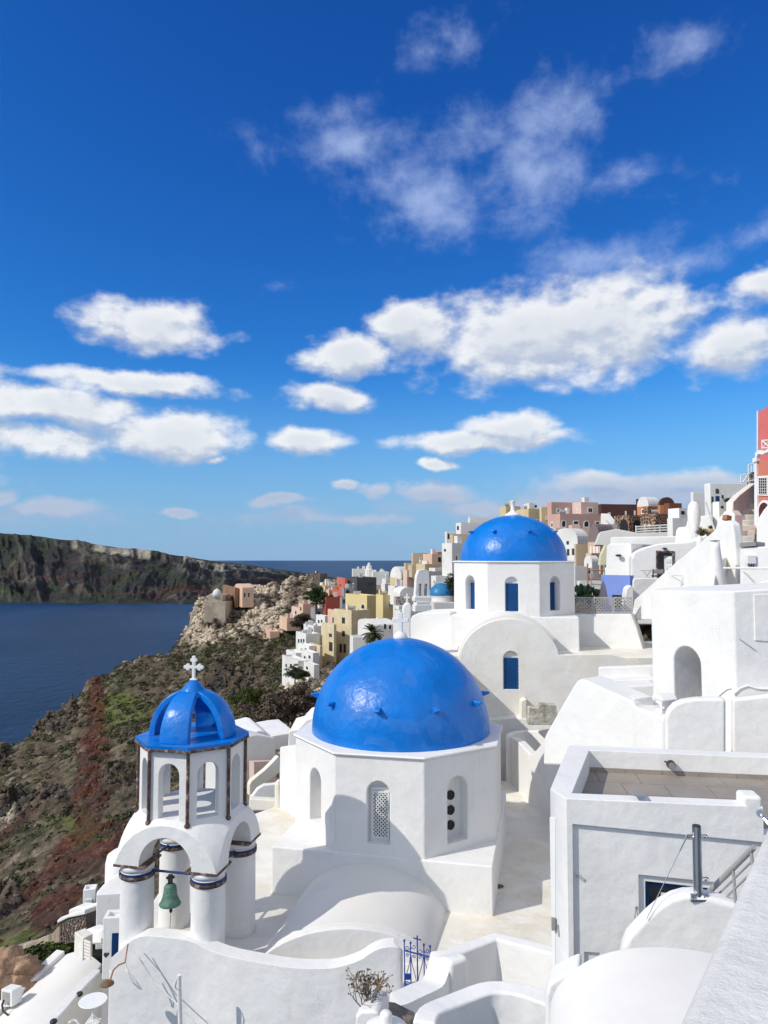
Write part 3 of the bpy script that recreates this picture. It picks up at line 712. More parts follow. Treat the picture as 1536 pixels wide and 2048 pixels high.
# ---- church with the near dome
CC = Vector((.46, 20.87)); A0 = -80
def church(name, label, C, a0, Rr, ztop, zdrum, zfloor, rdome, hscale, spikes, soff, spz, base_label=None):
    root = thing(name, label, 'church', (C.x, C.y, zfloor))
    V = ngon(C, Rr, a0)
    drum = obj('drum', plan_prism(NB(), V, ztop-.07, zdrum-.2), white, root, .035)
    bm = plan_prism(NB(), ngon(C, Rr+.07, a0), ztop, ztop-.07)
    obj('drum_ledge', bm, white, root, .03)
    # square base set square to the front face
    fa = a0-22.5; hs = Rr*math.cos(R(22.5))+.045
    sq = [Vector((C.x+hs*math.sqrt(2)*math.cos(R(fa+45+90*i)), C.y+hs*math.sqrt(2)*math.sin(R(fa+45+90*i)))) for i in range(4)]
    obj('base_block', plan_prism(NB(), sq, zdrum, zfloor-1), white, root, .04)
    # dome with a low skirt
    prof = [(rdome, -.05), (rdome, .03)]+[(rdome*math.cos(a), .06+rdome*hscale*math.sin(a)) for a in np.linspace(0.02, math.pi/2-.02, 26)]
    prof.append((0, .06+rdome*hscale))
    dome = obj('dome', lathe(NB(), prof, (C.x, C.y, ztop), 72), dome_b, root, smooth=True)
    for i in range(spikes):
        a = R(soff+360*i/spikes); rr = rdome*math.sqrt(1-spz**2)
        u = Vector((math.cos(a), math.sin(a), 0)); s = Vector((-u.y, u.x, 0))
        c = Vector((C.x, C.y, ztop+.06+rdome*hscale*spz))+u*(rr-.08)
        P = [c+Vector((0, 0, -.10)), c+Vector((0, 0, .09)), c+u*.27+Vector((0, 0, .07)), c+u*.30+Vector((0, 0, .02))]
        obj('dome_step', face_prism(NB(), [p-s*.065 for p in P], s*.13), dome_b, dome, .02)
    return root, drum, V, sq
near, drum, DV, DSQ = church('domed_church', 'nearer white church with eight-sided drum, glossy blue dome and white cross', CC, A0, 2.9, -4.8, -7.19, FL, 2.45, 1.0, 10, -105, .36)
VB = [DV[i] for i in (6, 7, 0, 1, 2)]   # corners at -170, -125, -80, -35, 10 degrees
faces1 = [(VB[i], VB[i+1]) for i in range(4)]
n1 = arch_pts(faces1[0], 619, 1537, 641, 1647); n2 = arch_pts(faces1[1], 734, 1563, 779, 1689); n3 = arch_pts(faces1[2], 896, 1552, 936, 1683)
carve(drum, [cutter(n1, faces1[0], .5), cutter(n2, faces1[1], .24), cutter(n3, faces1[2], .32)])
wpan = slab('window_panel', [(741, 1692), (741, 1574), (779, 1574), (779, 1692)], tuple(Vector(p)+normal_back(faces1[1]).xy*.20 for p in faces1[1]), .06, furn, near, 0)
ln_ = normal_back(faces1[1]).xy
obj('dark_opening', face_prism(NB(), [PP(x, y, tuple(Vector(p)+ln_*.19 for p in faces1[1])) for x, y in [(746, 1673), (746, 1588), (776.5, 1588), (776.5, 1673)]], Vector((*ln_, 0))*.008), dark, wpan)
lattice('lattice', tuple(Vector(p)+ln_*.165 for p in faces1[1]), 744.5, 1584, 777.5, 1676, furn, wpan, .092, .024, 0, .02, .03)
pl3 = tuple(Vector(p)+normal_back(faces1[2]).xy*.30 for p in faces1[2]); u3 = (faces1[2][1]-faces1[2][0]).normalized(); n3v = normal_back(faces1[2])
for py in (1590, 1620, 1650):
    c = PP(901, py, pl3); M = Matrix.Translation(c) @ n3v.to_track_quat('Z', 'Y').to_matrix().to_4x4()
    bm = NB(); bmesh.ops.create_cone(bm, cap_ends=True, segments=20, radius1=.115, radius2=.115, depth=.05, matrix=M)
    obj('round_hole', bm, dark, near)
# cross on the near dome
dt = -4.8+.06+2.45
obj('finial', lathe(NB(), [(.20, -.03), (.19, .06), (.13, .15), (.05, .19), (0, .2)], (CC.x, CC.y, dt), 20), white, near, smooth=True)
cross('cross', (CC.x, CC.y, dt+.15), .56, .46, .12, white, near, rz=R(-12))

# barrel vault in front of it
root = thing('barrel_vault', 'white barrel vault running forward from the nearer domed church', 'vault roof', (-.3, 17, FL))
def vault_loft(m, rows, parent, name='vault_shell', n=24, bevel=0):
    bm = NB(); rr = []
    for (L, Rt, h) in rows:
        L = Vector(L); Rt = Vector(Rt)
        rr.append([bm.verts.new(L+(Rt-L)*(.5-.5*math.cos(math.pi*i/n))+Vector((0, 0, h*math.sin(math.pi*i/n)**.9))) for i in range(n+1)])
    for a, b in zip(rr[:-1], rr[1:]):
        for i in range(n): bm.faces.new((a[i], a[i+1], b[i+1], b[i]))
        bm.faces.new((a[n], a[0], b[0], b[n]))
    bm.faces.new(rr[0]); bm.faces.new(rr[-1])
    return obj(name, bm, m, parent, bevel, smooth=True)
L0, R0, L1, R1 = (-2.05, 18.8, -8.8), (1.62, 18.2, -8.8), (-2.75, 15.62, -8.8), (1.12, 15.85, -8.8)
def mixp(a, b, t): return tuple(x*(1-t)+y*t for x, y in zip(a, b))
sm_white = mat('smooth_limewash', (.77, .75, .715), .8, .05, .8, .12, 3, tint=(.70, .66, .56), tscale=.4, tamt=.4)
vault_loft(sm_white, [(mixp(L0, L1, t), mixp(R0, R1, t), 1.43-.20*t) for t in (-.1, 0, .2, .4, .6, .8, .985, 1)], root, bevel=.03)
vault_loft(white, [(mixp(L0, L1, t), mixp(R0, R1, t), 1.20) for t in (.99, 1.05)], root, 'gable', bevel=.03)

# ---- bell tower
TC = Vector((-4.16, 16.35)); TA = -80
tw = thing('bell_tower', 'white open bell tower with ribbed blue cupola, brown pipes and trefoil cross', 'bell tower', (TC.x, TC.y, FL))
fl = plan_prism(NB(), ngon(TC, 1.10, TA), -3.93, -5.46)
bel = obj('belfry', fl, white, tw, .02)
cuts = [plan_prism(NB(), ngon(TC, .88, TA), -3.5, -5.43)]
TV = ngon(TC, 1.10, TA); face_dirs = []
for i in range(8):
    a, b = TV[i], TV[(i+1) % 8]; c = (a+b)/2; u = (b-a).normalized(); nn = (TC-c).normalized()
    w2 = .225; P = [Vector((*(c-u*w2), -5.40)), Vector((*(c+u*w2), -5.40))]
    for k in range(11):
        an = math.pi*k/10; P.append(Vector((*(c+u*w2*math.cos(an)), -4.46+w2*math.sin(an))))
    cuts.append(face_prism(NB(), [p-Vector((*nn, 0))*.12 for p in P], Vector((*nn, 0))*.42))
carve(bel, cuts)
# arch base: flared cone cut square, with two crossing arches
bm = lathe(NB(), [(1.04, -5.34), (1.09, -5.40), (1.20, -5.50), (1.33, -5.66), (1.44, -5.84), (1.53, -6.05), (1.58, -6.22), (1.59, -6.29)], (TC.x, TC.y, 0), 48)
ab = obj('arch_base', bm, white, tw, .015)
def sqp(h): return [Vector((TC.x+h*math.sqrt(2)*math.cos(R(TA-22.5+45+90*i)), TC.y+h*math.sqrt(2)*math.sin(R(TA-22.5+45+90*i)))) for i in range(4)]
sqv = sqp(1.13)
outer = plan_prism(NB(), ngon(TC, 6, 0, 24), -5, -7)
cc = []
for i in range(4):   # trim the four sides to a square
    a, b = sqv[i], sqv[(i+1) % 4]; u = (b-a).normalized(); nn = ((a+b)/2-TC).normalized()
    cc.append(face_prism(NB(), [Vector((*(a-u*1), -5.2)), Vector((*(b+u*1), -5.2)), Vector((*(b+u*1), -7)), Vector((*(a-u*1), -7))], Vector((*nn, 0))*2))
outer.free()
for i in range(2):
    nn = ((sqv[i]+sqv[i+1])/2-TC).normalized(); u = Vector((-nn.y, nn.x))
    P = []
    for k in range(21):
        an = math.pi*k/20; P.append(Vector((*(TC+u*.58*math.cos(an)), -6.25+.58*math.sin(an))))
    P += [Vector((*(TC-u*.58), -6.9)), Vector((*(TC+u*.58), -6.9))]
    cc.append(face_prism(NB(), [p-Vector((*nn, 0))*2 for p in P], Vector((*nn, 0))*4))
carve(ab, cc)
cpos = [TC+(v-TC).normalized()*1.125 for v in sqv]
for v in cpos:
    zb = -10 if v.y < TC.y else FL-.1
    c = obj('column', lathe(NB(), [(.36, zb), (.345, -8.2), (.335, -6.60), (.335, -6.43)], (v.x, v.y, 0), 28), white, tw, smooth=True)
    obj('capital_stone', lathe(NB(), [(.337, -6.60), (.365, -6.58), (.37, -6.53), (.34, -6.51)], (v.x, v.y, 0), 22, caps=False), brown_s, c, smooth=True)
    obj('blue_ring', lathe(NB(), [(.34, -6.505), (.362, -6.50), (.362, -6.47), (.34, -6.465)], (v.x, v.y, 0), 28, caps=False), blue_r, c)
    d = (TC-v).normalized()
    bm = NB(); box(bm, (v.x+d.x*.0, v.y+d.y*.0, -6.30), (.70, .70, .05), R(TA-22.5)); obj('capital_slab', bm, brown_s, c, .008)
    bm = lathe(NB(), [(.335, -6.45), (.345, -6.32)], (v.x, v.y, 0), 28); obj('column_top', bm, white, c, smooth=True)
# eaves, corner pipes
obj('eave_slab', plan_prism(NB(), ngon(TC, 1.20, TA), -3.865, -3.925), dome_b, tw)
EV = ngon(TC, 1.19, TA)
for i in range(8):
    a, b = EV[i], EV[(i+1) % 8]; bm = NB(); m_ = (a+b)/2; L = (b-a).length
    box(bm, (m_.x, m_.y, -3.955), (L-.01, .05, .055), math.atan2((b-a).y, (b-a).x)); obj('eave_edging', bm, brown_s, tw, .006)
PV = ngon(TC, 1.13, TA)
for i in range(8):
    p = PV[i]; bm = NB(); k = [0, .012, -.008, .006, 0]
    pts_ = [(p.x, p.y, -3.93-j*.37) for j in range(5)]
    tube(bm, pts_, .036, 8); sphere(bm, (p.x, p.y, -5.43), (.062, .062, .055), 10, 8)
    obj('corner_pipe', bm, brown_s, tw)
# cupola: four broad curved ribs, cap, cross
for k in range(4):
    a = R(TA-22.5+90*k); wd = .33; bm = NB(); rows = []
    n = 14
    for i in range(n+1):
        t = i/n*math.pi/2*.93; ro = .93*math.cos(t)**.92; z = -3.87+.99*math.sin(t); ri = .80*math.cos(t)**.92; zi = -3.87+.86*math.sin(t)
        row = []
        for (rr, zz) in ((ro, z), (ri, zi)):
            w_ = wd*(1-.45*(i/n)**2)
            half = min(w_/max(rr, .12), .75)
            for j in range(7):
                an = a+half*(j/3-1)
                row.append(bm.verts.new((TC.x+rr*math.cos(an), TC.y+rr*math.sin(an), zz)))
        rows.append(row)
    for r0, r1 in zip(rows[:-1], rows[1:]):
        for j in range(6):
            bm.faces.new((r0[j], r0[j+1], r1[j+1], r1[j])); bm.faces.new((r0[7+j], r1[7+j], r1[8+j], r0[8+j]))
        bm.faces.new((r0[0], r1[0], r1[7], r0[7])); bm.faces.new((r0[6], r0[13], r1[13], r1[6]))
    bm.faces.new(rows[0][:7]+rows[0][:6:-1]); bm.faces.new(rows[-1][:7]+rows[-1][:6:-1])
    obj('dome_rib', bm, dome_b, tw, .02)
obj('dome_cap', lathe(NB(), [(.30, -3.06), (.33, -3.02), (.29, -2.96), (.22, -2.86), (.13, -2.76), (.08, -2.70), (0, -2.69)], (TC.x, TC.y, 0), 28), dome_b, tw, smooth=True)
cross('cross', (TC.x, TC.y, -2.71), 0.46, .31, .066, white, tw, True, R(-8))
# tie rods and bell
fr = sorted(cpos, key=lambda p: p.y)[:2]; fr.sort(key=lambda p: p.x); bk = sorted(cpos, key=lambda p: p.y)[2:]; bk.sort(key=lambda p: p.x)
for a, b in ((fr[0], fr[1]), (fr[0], bk[0]), (bk[0], bk[1]), (fr[1], bk[1])):
    obj('tie_rod', bar(NB(), (a.x, a.y, -6.47), (b.x, b.y, -6.47), .026, 8), blue_r, tw)
bc = fr[0]*.53+fr[1]*.47
bell = thing('bell', 'green patinated bronze bell hanging from a blue rod in the tower', 'bell', (bc.x, bc.y, -7.2))
obj('bell_body', lathe(NB(), [(0, -.16), (.05, -.15), (.09, -.165), (.12, -.20), (.135, -.30), (.15, -.40), (.19, -.50), (.22, -.545), (.215, -.565), (.16, -.54), (.11, -.42), (0, -.3)], (bc.x, bc.y, -6.55), 28, caps=False), bronze, bell, smooth=True)
bm = NB(); box(bm, (bc.x, bc.y, -6.62), (.09, .07, .20)); box(bm, (bc.x, bc.y, -6.58), (.17, .05, .05), .3); obj('bell_hanger', bm, iron, bell, .01)
bm = NB(); bar(bm, (bc.x, bc.y, -6.95), (bc.x+.02, bc.y, -7.24), .012); sphere(bm, (bc.x+.02, bc.y, -7.24), (.035, .035, .045), 10, 8); obj('clapper', bm, iron, bell)
obj('bell_rope', tube(NB(), [(bc.x+.02, bc.y, -7.26), (bc.x, bc.y+.02, -7.6), (bc.x+.01, bc.y+.05, -8.4)], .006, 5), wood, bell)

# ---- curved front parapet below the tower
path_wall('curved_parapet', [(221, 1917, 15.35), (240, 1900, 15.3), (262, 1880, 15.25), (285, 1871, 15.2), (330, 1874, 15.1), (384, 1882, 14.98), (413, 1898, 14.85), (450, 1912, 14.7), (500, 1922, 14.5), (578, 1936, 14.3), (640, 1938, 14.25), (676, 1935, 14.2), (719, 1922, 14.2), (745, 1903, 14.2), (770, 1894, 14.2), (797, 1894, 14.2), (806, 1900, 14.25)], .34, -13, white, .09,
          'white curved parapet wall with wavy top below the bell tower', 'wall', sm=1)
# garden light, pole and cable on the parapet
pg = line(221, 15.3, 800, 14.1)
root = thing('wall_pole', 'white pole with metal hook rising against the curved parapet', 'pole', PY(360, 2048, 14.2))
obj('pole', bar(NB(), PY(358, 1950, 14.1), PY(362, 2110, 14.1), .042, 10), white, root)
obj('hook', tube(NB(), [PY(358, 1953, 14.05), PY(353, 1962, 14.0), PY(351, 1975, 14.0), PY(357, 1980, 14.05)], .011, 6), steel, root)
cab = tube(NB(), [PY(255, 1888, 15.05), PY(285, 1925, 14.95), PY(310, 1965, 14.88), PY(340, 1995, 14.75), PY(362, 2015, 14.65), PY(395, 2050, 14.6)], .012, 5)
tag(obj('wall_cable', cab, white), 'thin grey cable running diagonally across the curved parapet', 'cable')
root = thing('arched_wall_lamp', 'brown dish lamp on a thin curved arm beside the curved parapet', 'lamp', PY(250, 1925, 14.8))
obj('lamp_arm', tube(NB(), [PY(256, 1888, 14.95), PY(250, 1925, 14.7), PY(237, 1930, 14.6), PY(227, 1940, 14.5), PY(222, 1955, 14.5), PY(220, 1963, 14.5)], .014, 6), terra, root)
c = PY(214, 1966, 14.5)
obj('lamp_shade', lathe(NB(), [(0, .05), (.04, .045), (.13, -.005), (.132, -.02), (.12, -.015), (0, .02)], c, 20, False), wood, root, smooth=True)
bm = NB(); tube(bm, [PY(250, 1925, 14.8), PY(257, 1945, 14.75), PY(266, 1965, 14.75), PY(280, 1978, 14.8)], .014, 6); tube(bm, [PY(250, 1940, 14.8), PY(262, 1948, 14.75), PY(272, 1962, 14.75), PY(284, 1980, 14.8)], .01, 6)
tag(obj('loose_cable', bm, white), 'looped white cable hanging below the dish lamp', 'cable')

# ---- platform walls and houses behind the tower
def blk(name, label, pts, pl, thick, m=None, cat='wall', bevel=.05, group=None): return slab(name, pts, pl, thick, m, None, bevel, label, cat, group=group)
blk('garden_wall', 'tall plain grey-white wall just left of the near dome', [(557, 1640), (559, 1494), (596, 1490), (600, 1640)], line(557, 25.2, 596, 24.2), 2.5)
blk('house_wall', 'white weathered house wall behind the cupola right edge', [(490, 1620), (492, 1474), (515, 1470), (551, 1476), (551, 1620)], line(490, 29, 551, 30), 3, white_f)
blk('pink_panel_wall', 'small pink wall panel below the white weathered house', [(508, 1600), (508, 1524), (552, 1522), (552, 1600)], line(508, 28.6, 552, 29.4), .3, pinkpale, bevel=0)
blk('stair_parapet', 'sloping cream stair parapet left of the near dome', [(499, 1592), (499, 1570), (503, 1562), (516, 1551), (530, 1540), (545, 1525), (557, 1512), (560, 1514), (560, 1545), (545, 1556), (530, 1569), (512, 1583)], line(499, 27.5, 560, 28.2), .25, white_y)
blk('round_parapet', 'small rounded white parapet inside the sunken yard', [(500, 1596), (506, 1590), (515, 1578), (528, 1570), (552, 1568), (560, 1560), (560, 1600)], line(499, 26.6, 560, 26.9), .25, white)
blk('yard_kerb', 'long low cream kerb in front of the sunken yard', [(497, 1622), (498, 1597), (552, 1600), (553, 1622)], line(497, 25.3, 553, 25.3), .3, white_y)
blk('yard_post', 'narrow cream post at the yard corner', [(549, 1622), (549, 1567), (558, 1567), (560, 1622)], line(549, 25.0, 560, 25.0), .25, white_y)
blk('back_roof', 'low white roof with rounded end behind the cupola', [(488, 1500), (488, 1470), (505, 1465), (520, 1461), (530, 1463), (537, 1473), (570, 1467), (592, 1465), (600, 1500)], line(488, 33, 600, 34), 3, white)
blk('back_roof_wing', 'white roof wing tucked behind the near dome left rim', [(575, 1500), (578, 1462), (596, 1458), (612, 1440), (625, 1436), (640, 1438), (640, 1500)], line(575, 31, 640, 31), 2.5, white)

# ---- alley walls right of the near church
path_wall('alley_parapet', [(1021, 1474, 27.6), (1035, 1482, 26.8), (1060, 1508, 25.2), (1072, 1500, 24.8), (1100, 1466, 23.6), (1128, 1466, 22.4)], .3, -9.5, white, .05, 'tall white alley parapet with a notched top behind the terrace house', 'wall', sm=0)
blk('alley_end_wall', 'bright white wall closing the alley beside the near dome', [(955, 1600), (955, 1440), (1022, 1436), (1060, 1438), (1110, 1450), (1110, 1600)], line(955, 29.2, 1110, 28.6), .8)
path_wall('curved_landing_wall', [(1024, 1472, 27.7), (1028, 1466, 28.1), (1045, 1463, 28.4), (1070, 1462, 28.3), (1098, 1458, 27.6)], .25, -9, white, .05, 'curved white landing wall behind the alley parapet', 'wall')
p = PZ(998, 1772, FL+.03); bm = NB(); sphere(bm, p, (.13, .09, .03), 8, 6); tag(obj('dead_leaves', bm, dryleaf), 'brown dead leaves lying on the cream floor beside the church', 'leaves')

# ================================================================ farther blue-domed church
C2 = Vector(((1026-768)/F*34.4, 34.4))
far, drum2, V2_, SQ2 = church('domed_church', 'farther white church with eight-sided drum and blue dome above an arched gable', C2, -100+22.5, 2.88, -.22, -2.58, -3.96, 2.44, .84, 8, -124, .60)
VF = [V2_[i] for i in (6, 7, 0, 1)]
# corners at -167.5, -122.5, -77.5, -32.5
f2 = [(VF[i], VF[i+1]) for i in range(3)]
na = arch_pts(f2[0], 931, 1151, 949, 1219); nb_ = arch_pts(f2[1], 1011, 1154, 1037, 1223); nc = arch_pts(f2[2], 1101, 1152, 1121, 1221)
carve(drum2, [cutter(na, f2[0], .38), cutter(nb_, f2[1], .16), cutter(nc, f2[2], .38)])
for pl, dpt, x0, y0, x1, y1 in ((f2[0], .34, 937, 1166, 950, 1218), (f2[1], .12, 1012.5, 1167, 1036.5, 1222), (f2[2], .34, 1098, 1165, 1112, 1220)):
    nn = normal_back(pl).xy; pp = tuple(Vector(p)+nn*dpt for p in pl)
    sh = obj('shutter', face_prism(NB(), arch_pts(pp, x0, y0, x1, y1, round_top=False), Vector((*nn, 0))*.04), blue_d, far)
    lattice('lattice', tuple(Vector(p)+nn*(dpt-.02) for p in pl), x0, y0, x1, y1, blue_l, sh, .14, .045, 0, .018, .03)
dz2 = -.22+.06+2.44*.84
obj('finial', lathe(NB(), [(.42, -.04), (.33, .06), (.16, .16), (.10, .22), (.09, .62), (.12, .66), (0, .7)], (C2.x, C2.y, dz2), 18), white, far, smooth=True)
# body in front: arched gable facade with window, vault behind it
pf = line(919, 29.6, 1119, 29.3)
arc = [(1019+100*math.cos(math.pi-math.pi*i/22), 1322-84*math.sin(math.pi*i/22)) for i in range(23)]
arc = [(x, y-(x-1019)*.0) for x, y in arc]
fac = obj('facade', face_prism(NB(), [PP(x, y, pf) for x, y in [(900, 1520), (905, 1420)]+[(919, 1345)]+arc[1:-1]+[(1119, 1310), (1222, 1309), (1250, 1316), (1272, 1330), (1300, 1345), (1300, 1520)]], normal_back(pf)*.30), white_c, far, .05)
fo = arch_pts(pf, 1007, 1302, 1038, 1379)
carve(fac, [cutter(fo, pf, .13)])
nn = normal_back(pf).xy; pp = tuple(Vector(p)+nn*.10 for p in pf)
sh = obj('shutter', face_prism(NB(), arch_pts(pp, 1008.5, 1316, 1036.5, 1378, round_top=False), Vector((*nn, 0))*.04), blue_d, far)
lattice('lattice', tuple(Vector(p)+nn*.08 for p in pf), 1008.5, 1316, 1036.5, 1378, blue_l, sh, .14, .045, 0, .018, .04)
# vault shell
L0, R0 = PP(921, 1322, pf), PP(1121, 1311, pf)
nb3 = normal_back(pf)
bm = NB(); P = [PP(1020+103*math.cos(math.pi-math.pi*i/24), 1320-89*math.sin(math.pi*i/24), pf)+nb3*.3 for i in range(25)]
P = [P[0]+Vector((0, 0, -1.2))]+P+[P[-1]+Vector((0, 0, -1.2))]
obj('vault', face_prism(bm, P, nb3*3), sm_white, far, .02)
bm = plan_prism(NB(), [PZ(800, 1345, -4).xy, PZ(905, 1347, -4).xy, PP(910, 1340, pf).xy+nb3.xy*.31, PP(1262, 1340, pf).xy+nb3.xy*.31, (14.5, 29.6), (13, 35), (4, 35), PZ(822, 1288, -4).xy], -3.98, -10)
obj('flat_roof', bm, cream, far, .05)
slab('facade_step', [(1040, 1520), (1043, 1402), (1053, 1398), (1056, 1520)], line(1040, 28.9, 1060, 28.9), .5, white_y, far, .03)
slab('left_wing', [(816, 1300), (819, 1243), (824, 1232), (836, 1226), (902, 1224), (903, 1300)], line(816, 33.6, 903, 32.9), 2.5, white, far, .06)
# wall with fence to the right
pw = line(1146, 33.2, 1285, 32.0)
tag(obj('terrace_wall', face_prism(NB(), [PP(x, y, pw) for x, y in [(1142, 1320), (1142, 1228), (1262, 1228), (1272, 1250), (1287, 1300), (1290, 1320)]], normal_back(pw)*1.2), white, None, .05), 'white terrace wall under the lattice fence, beside the farther church', 'wall')
fr_ = thing('lattice_fence', 'grey diamond lattice fence on the terrace wall beside the farther church', 'fence', PP(1200, 1228, pw))
for i, (a, b) in enumerate(((1145, 1186), (1186, 1226), (1226, 1265))):
    pn = thing('fence_panel', None, None, PP((a+b)/2, 1228, pw)); pn.parent = fr_; pn.location = (0, 0, 0)
    del pn
for o_ in [o for o in COL.objects if o.name.startswith('fence_panel')]: bpy.data.objects.remove(o_)
for a, b in ((1145, 1186), (1186, 1226), (1226, 1265)):
    lattice('lattice_panel', pw, a+.5, 1195, b-.5, 1227, greymetal, fr_, .15, .035, .1, .03, .05)

# ---- small structures around the farther church
rt = thing('white_chimney_cross', 'flared white chimney with a small cross left of the farther church', 'chimney', PY(812, 1272, 30))
slab('chimney_body', [(797, 1290), (802, 1255), (806, 1215), (811, 1207), (819, 1206), (824, 1213), (822, 1230), (821, 1255), (822, 1290)], line(797, 30, 822, 30), .7, white, rt, .06)
cross('cross', PY(814, 1208, 30.3), .42, .26, .07, white, rt)
# twin-arched bell gable
rt = thing('bell_gable', 'small white bell gable with slender arched openings left of the farther dome', 'bell tower', PY(848, 1222, 44))
pb = line(832, 44, 862, 44.2)
g = slab('gable_wall', [(831, 1195), (833, 1160), (834, 1152), (838, 1141), (850, 1138), (856, 1141), (858, 1152), (860, 1195)], pb, .5, white, rt, .03)
carve(g, [cutter(arch_pts(pb, 837, 1167, 843.5, 1192), pb, 1), cutter(arch_pts(pb, 848.5, 1167, 855, 1192), pb, 1)])
for i, (a, b, c, d_) in enumerate(((829, 1194, 863, 1203), (833, 1203, 861, 1210), (830, 1210, 863, 1224))):
    slab('gable_base', [(a, d_), (a, b), (c, b), (c, d_)], line(a, 43.9-.05*i, c, 44.1-.05*i), .7, white, rt, .03)
sp_ = thing('church_dome_small', 'small faded blue dome on a white drum behind the bell gable', 'church', PY(881, 1200, 60))
c = PY(882, 1191, 60)
obj('dome', lathe(NB(), [(.98*math.cos(a), 1.0*math.sin(a)) for a in np.linspace(0, math.pi/2-.01, 12)]+[(0, 1.0)], c, 28), mat('faded_blue_paint', (.03, .20, .42), .4, .1, 1, .1), sp_, smooth=True)
obj('drum', lathe(NB(), [(1.02, -3), (1.02, -.1), (1.07, 0), (.9, .02)], c, 24), white_f, sp_, smooth=False)
slab('wall', [(862, 1225), (862, 1204), (909, 1206), (909, 1228)], line(862, 58, 909, 58), 2, white_f, sp_, 0)

# ================================================================ terrace house at the right
F0 = Vector((2.335, 9.67)); FLc = Vector((2.215, 10.06)); BKo = PZ(1137, 1490, -3.1).xy; BKr = PZ(1536, 1506, -3.1).xy
FR = PZ(1490, 1612, -3.1).xy; uf = (FR-F0).normalized(); FRX = F0+uf*6; ub = (BKr-BKo).normalized(); BKX = BKo+ub*7
th_ = thing('terrace_house', 'white house with sunken tiled roof terrace, blue-framed window and recessed front', 'house', (F0.x, F0.y, -9))
ZT = -3.45
body = obj('walls', plan_prism(NB(), [F0, FRX, BKX, BKo, FLc], -3.1, -9.5), white, th_, .028, seg=3)
plf = (F0, FR)
fo = Vector((*(Vector((-uf.y, uf.x))), 0))
cut1 = face_prism(NB(), [PP(x, y, plf)-fo*.2 for x, y in [(1145, 1649), (1528, 1686), (1700, 1705), (1700, 2300), (1152, 2300)]], fo*.255)
pl2 = (F0+fo.xy*.055, FR+fo.xy*.055)
cut2 = face_prism(NB(), [PP(x, y, pl2)-fo*.1 for x, y in [(1278, 1750), (1430, 1765), (1430, 1905), (1280, 1890)]], fo*.15)
pl3_ = (F0+fo.xy*.105, FR+fo.xy*.105)
cut3 = face_prism(NB(), [PP(x, y, pl3_)-fo*.1 for x, y in [(1291, 1763), (1424, 1778), (1424, 1880), (1292, 1868)]], fo*.4)
cut4 = face_prism(NB(), [PP(x, y, pl2)-fo*.02 for x, y in [(1169, 1904), (1200, 1906), (1200, 1960), (1170, 1960)]], fo*.06)
inn = Vector((-uf.y, uf.x)); dl = (BKo-FLc).normalized(); dn = Vector((dl.y, -dl.x)); nbk = -Vector((-ub.y, ub.x))
NT_ = F0+uf*((PZ(1484, 1610, -3.1).xy-F0).length)
pA = BKo+ub*.30+nbk*.28; pB = F0+inn*.24+uf*.10
cut5 = plan_prism(NB(), [pB, NT_+inn*.24+uf*.24, NT_+uf*.24-inn*.5, FRX-inn*.5+uf*2, BKX+nbk*.28+ub*2, pA], -2.5, ZT)
carve(body, [cut1, cut2, cut3, cut4, cut5])
pl4 = (F0+fo.xy*.24, FR+fo.xy*.24)
wn1 = obj('window', face_prism(NB(), [PP(x, y, pl4) for x, y in [(1285, 1757), (1430, 1773), (1430, 1890), (1285, 1880)]], fo*.02), glass, th_)
for pts_, nm in (([(1292, 1765), (1298, 1766), (1299, 1872), (1293, 1871)], 'frame'), ([(1300, 1765.5), (1424, 1778), (1424, 1784), (1300, 1771)], 'frame'), ([(1408, 1786), (1424, 1788), (1424, 1796), (1408, 1794)], 'frame')):
    obj(nm, face_prism(NB(), [PP(x, y, (F0+fo.xy*.17, FR+fo.xy*.17)) for x, y in pts_], fo*.05), blue_r, wn1)
obj('glass_reflection', face_prism(NB(), [PP(x, y, (F0+fo.xy*.22, FR+fo.xy*.22)) for x, y in [(1322, 1785), (1360, 1789), (1400, 1792), (1400, 1850), (1323, 1850)]], fo*.01), white_y, wn1)  # pale plate standing in for the reflection in the window glass
obj('end_pier', plan_prism(NB(), [NT_+uf*.002, NT_+uf*.24, NT_+uf*.24+inn*.3, NT_+uf*.002+inn*.3], -2.98, ZT), white, th_, .05, seg=3)
# floor tiles
tl = .62; nt = 0
for i in range(12):
    for j in range(5):
        o_ = F0+uf*(.18+i*tl+(.31 if j % 2 else 0)-.4)+inn*(.26+j*.55)
        q = [o_, o_+uf*(tl-.012), o_+uf*(tl-.012)+inn*.538, o_+inn*.538]
        # keep tiles inside the parapets
        lim0 = lambda p: (p-BKo).dot(Vector((-ub.y, ub.x))) > -.285
        sideA = BKo+ub*.30-Vector((-ub.y, ub.x))*.28; sideB = F0+inn*.24+uf*.10; sv = (sideA-sideB); 
        def clip(poly, P0, nrm):
            out = []
            for k in range(len(poly)):
                a, b = poly[k], poly[(k+1) % len(poly)]; da, db = (a-P0).dot(nrm), (b-P0).dot(nrm)
                if da >= 0: out.append(a)
                if da*db < 0: out.append(a+(b-a)*(da/(da-db)))
            return out
        q = clip(q, sideB, Vector((sv.y, -sv.x)).normalized()); 
        if len(q) > 2: q = clip(q, sideA-Vector((-ub.y, ub.x))*.004, -Vector((-ub.y, ub.x)))
        if len(q) < 3: continue
        ob = obj('tile', plan_prism(NB(), q, ZT+.018, ZT+.002), tile_m, th_)
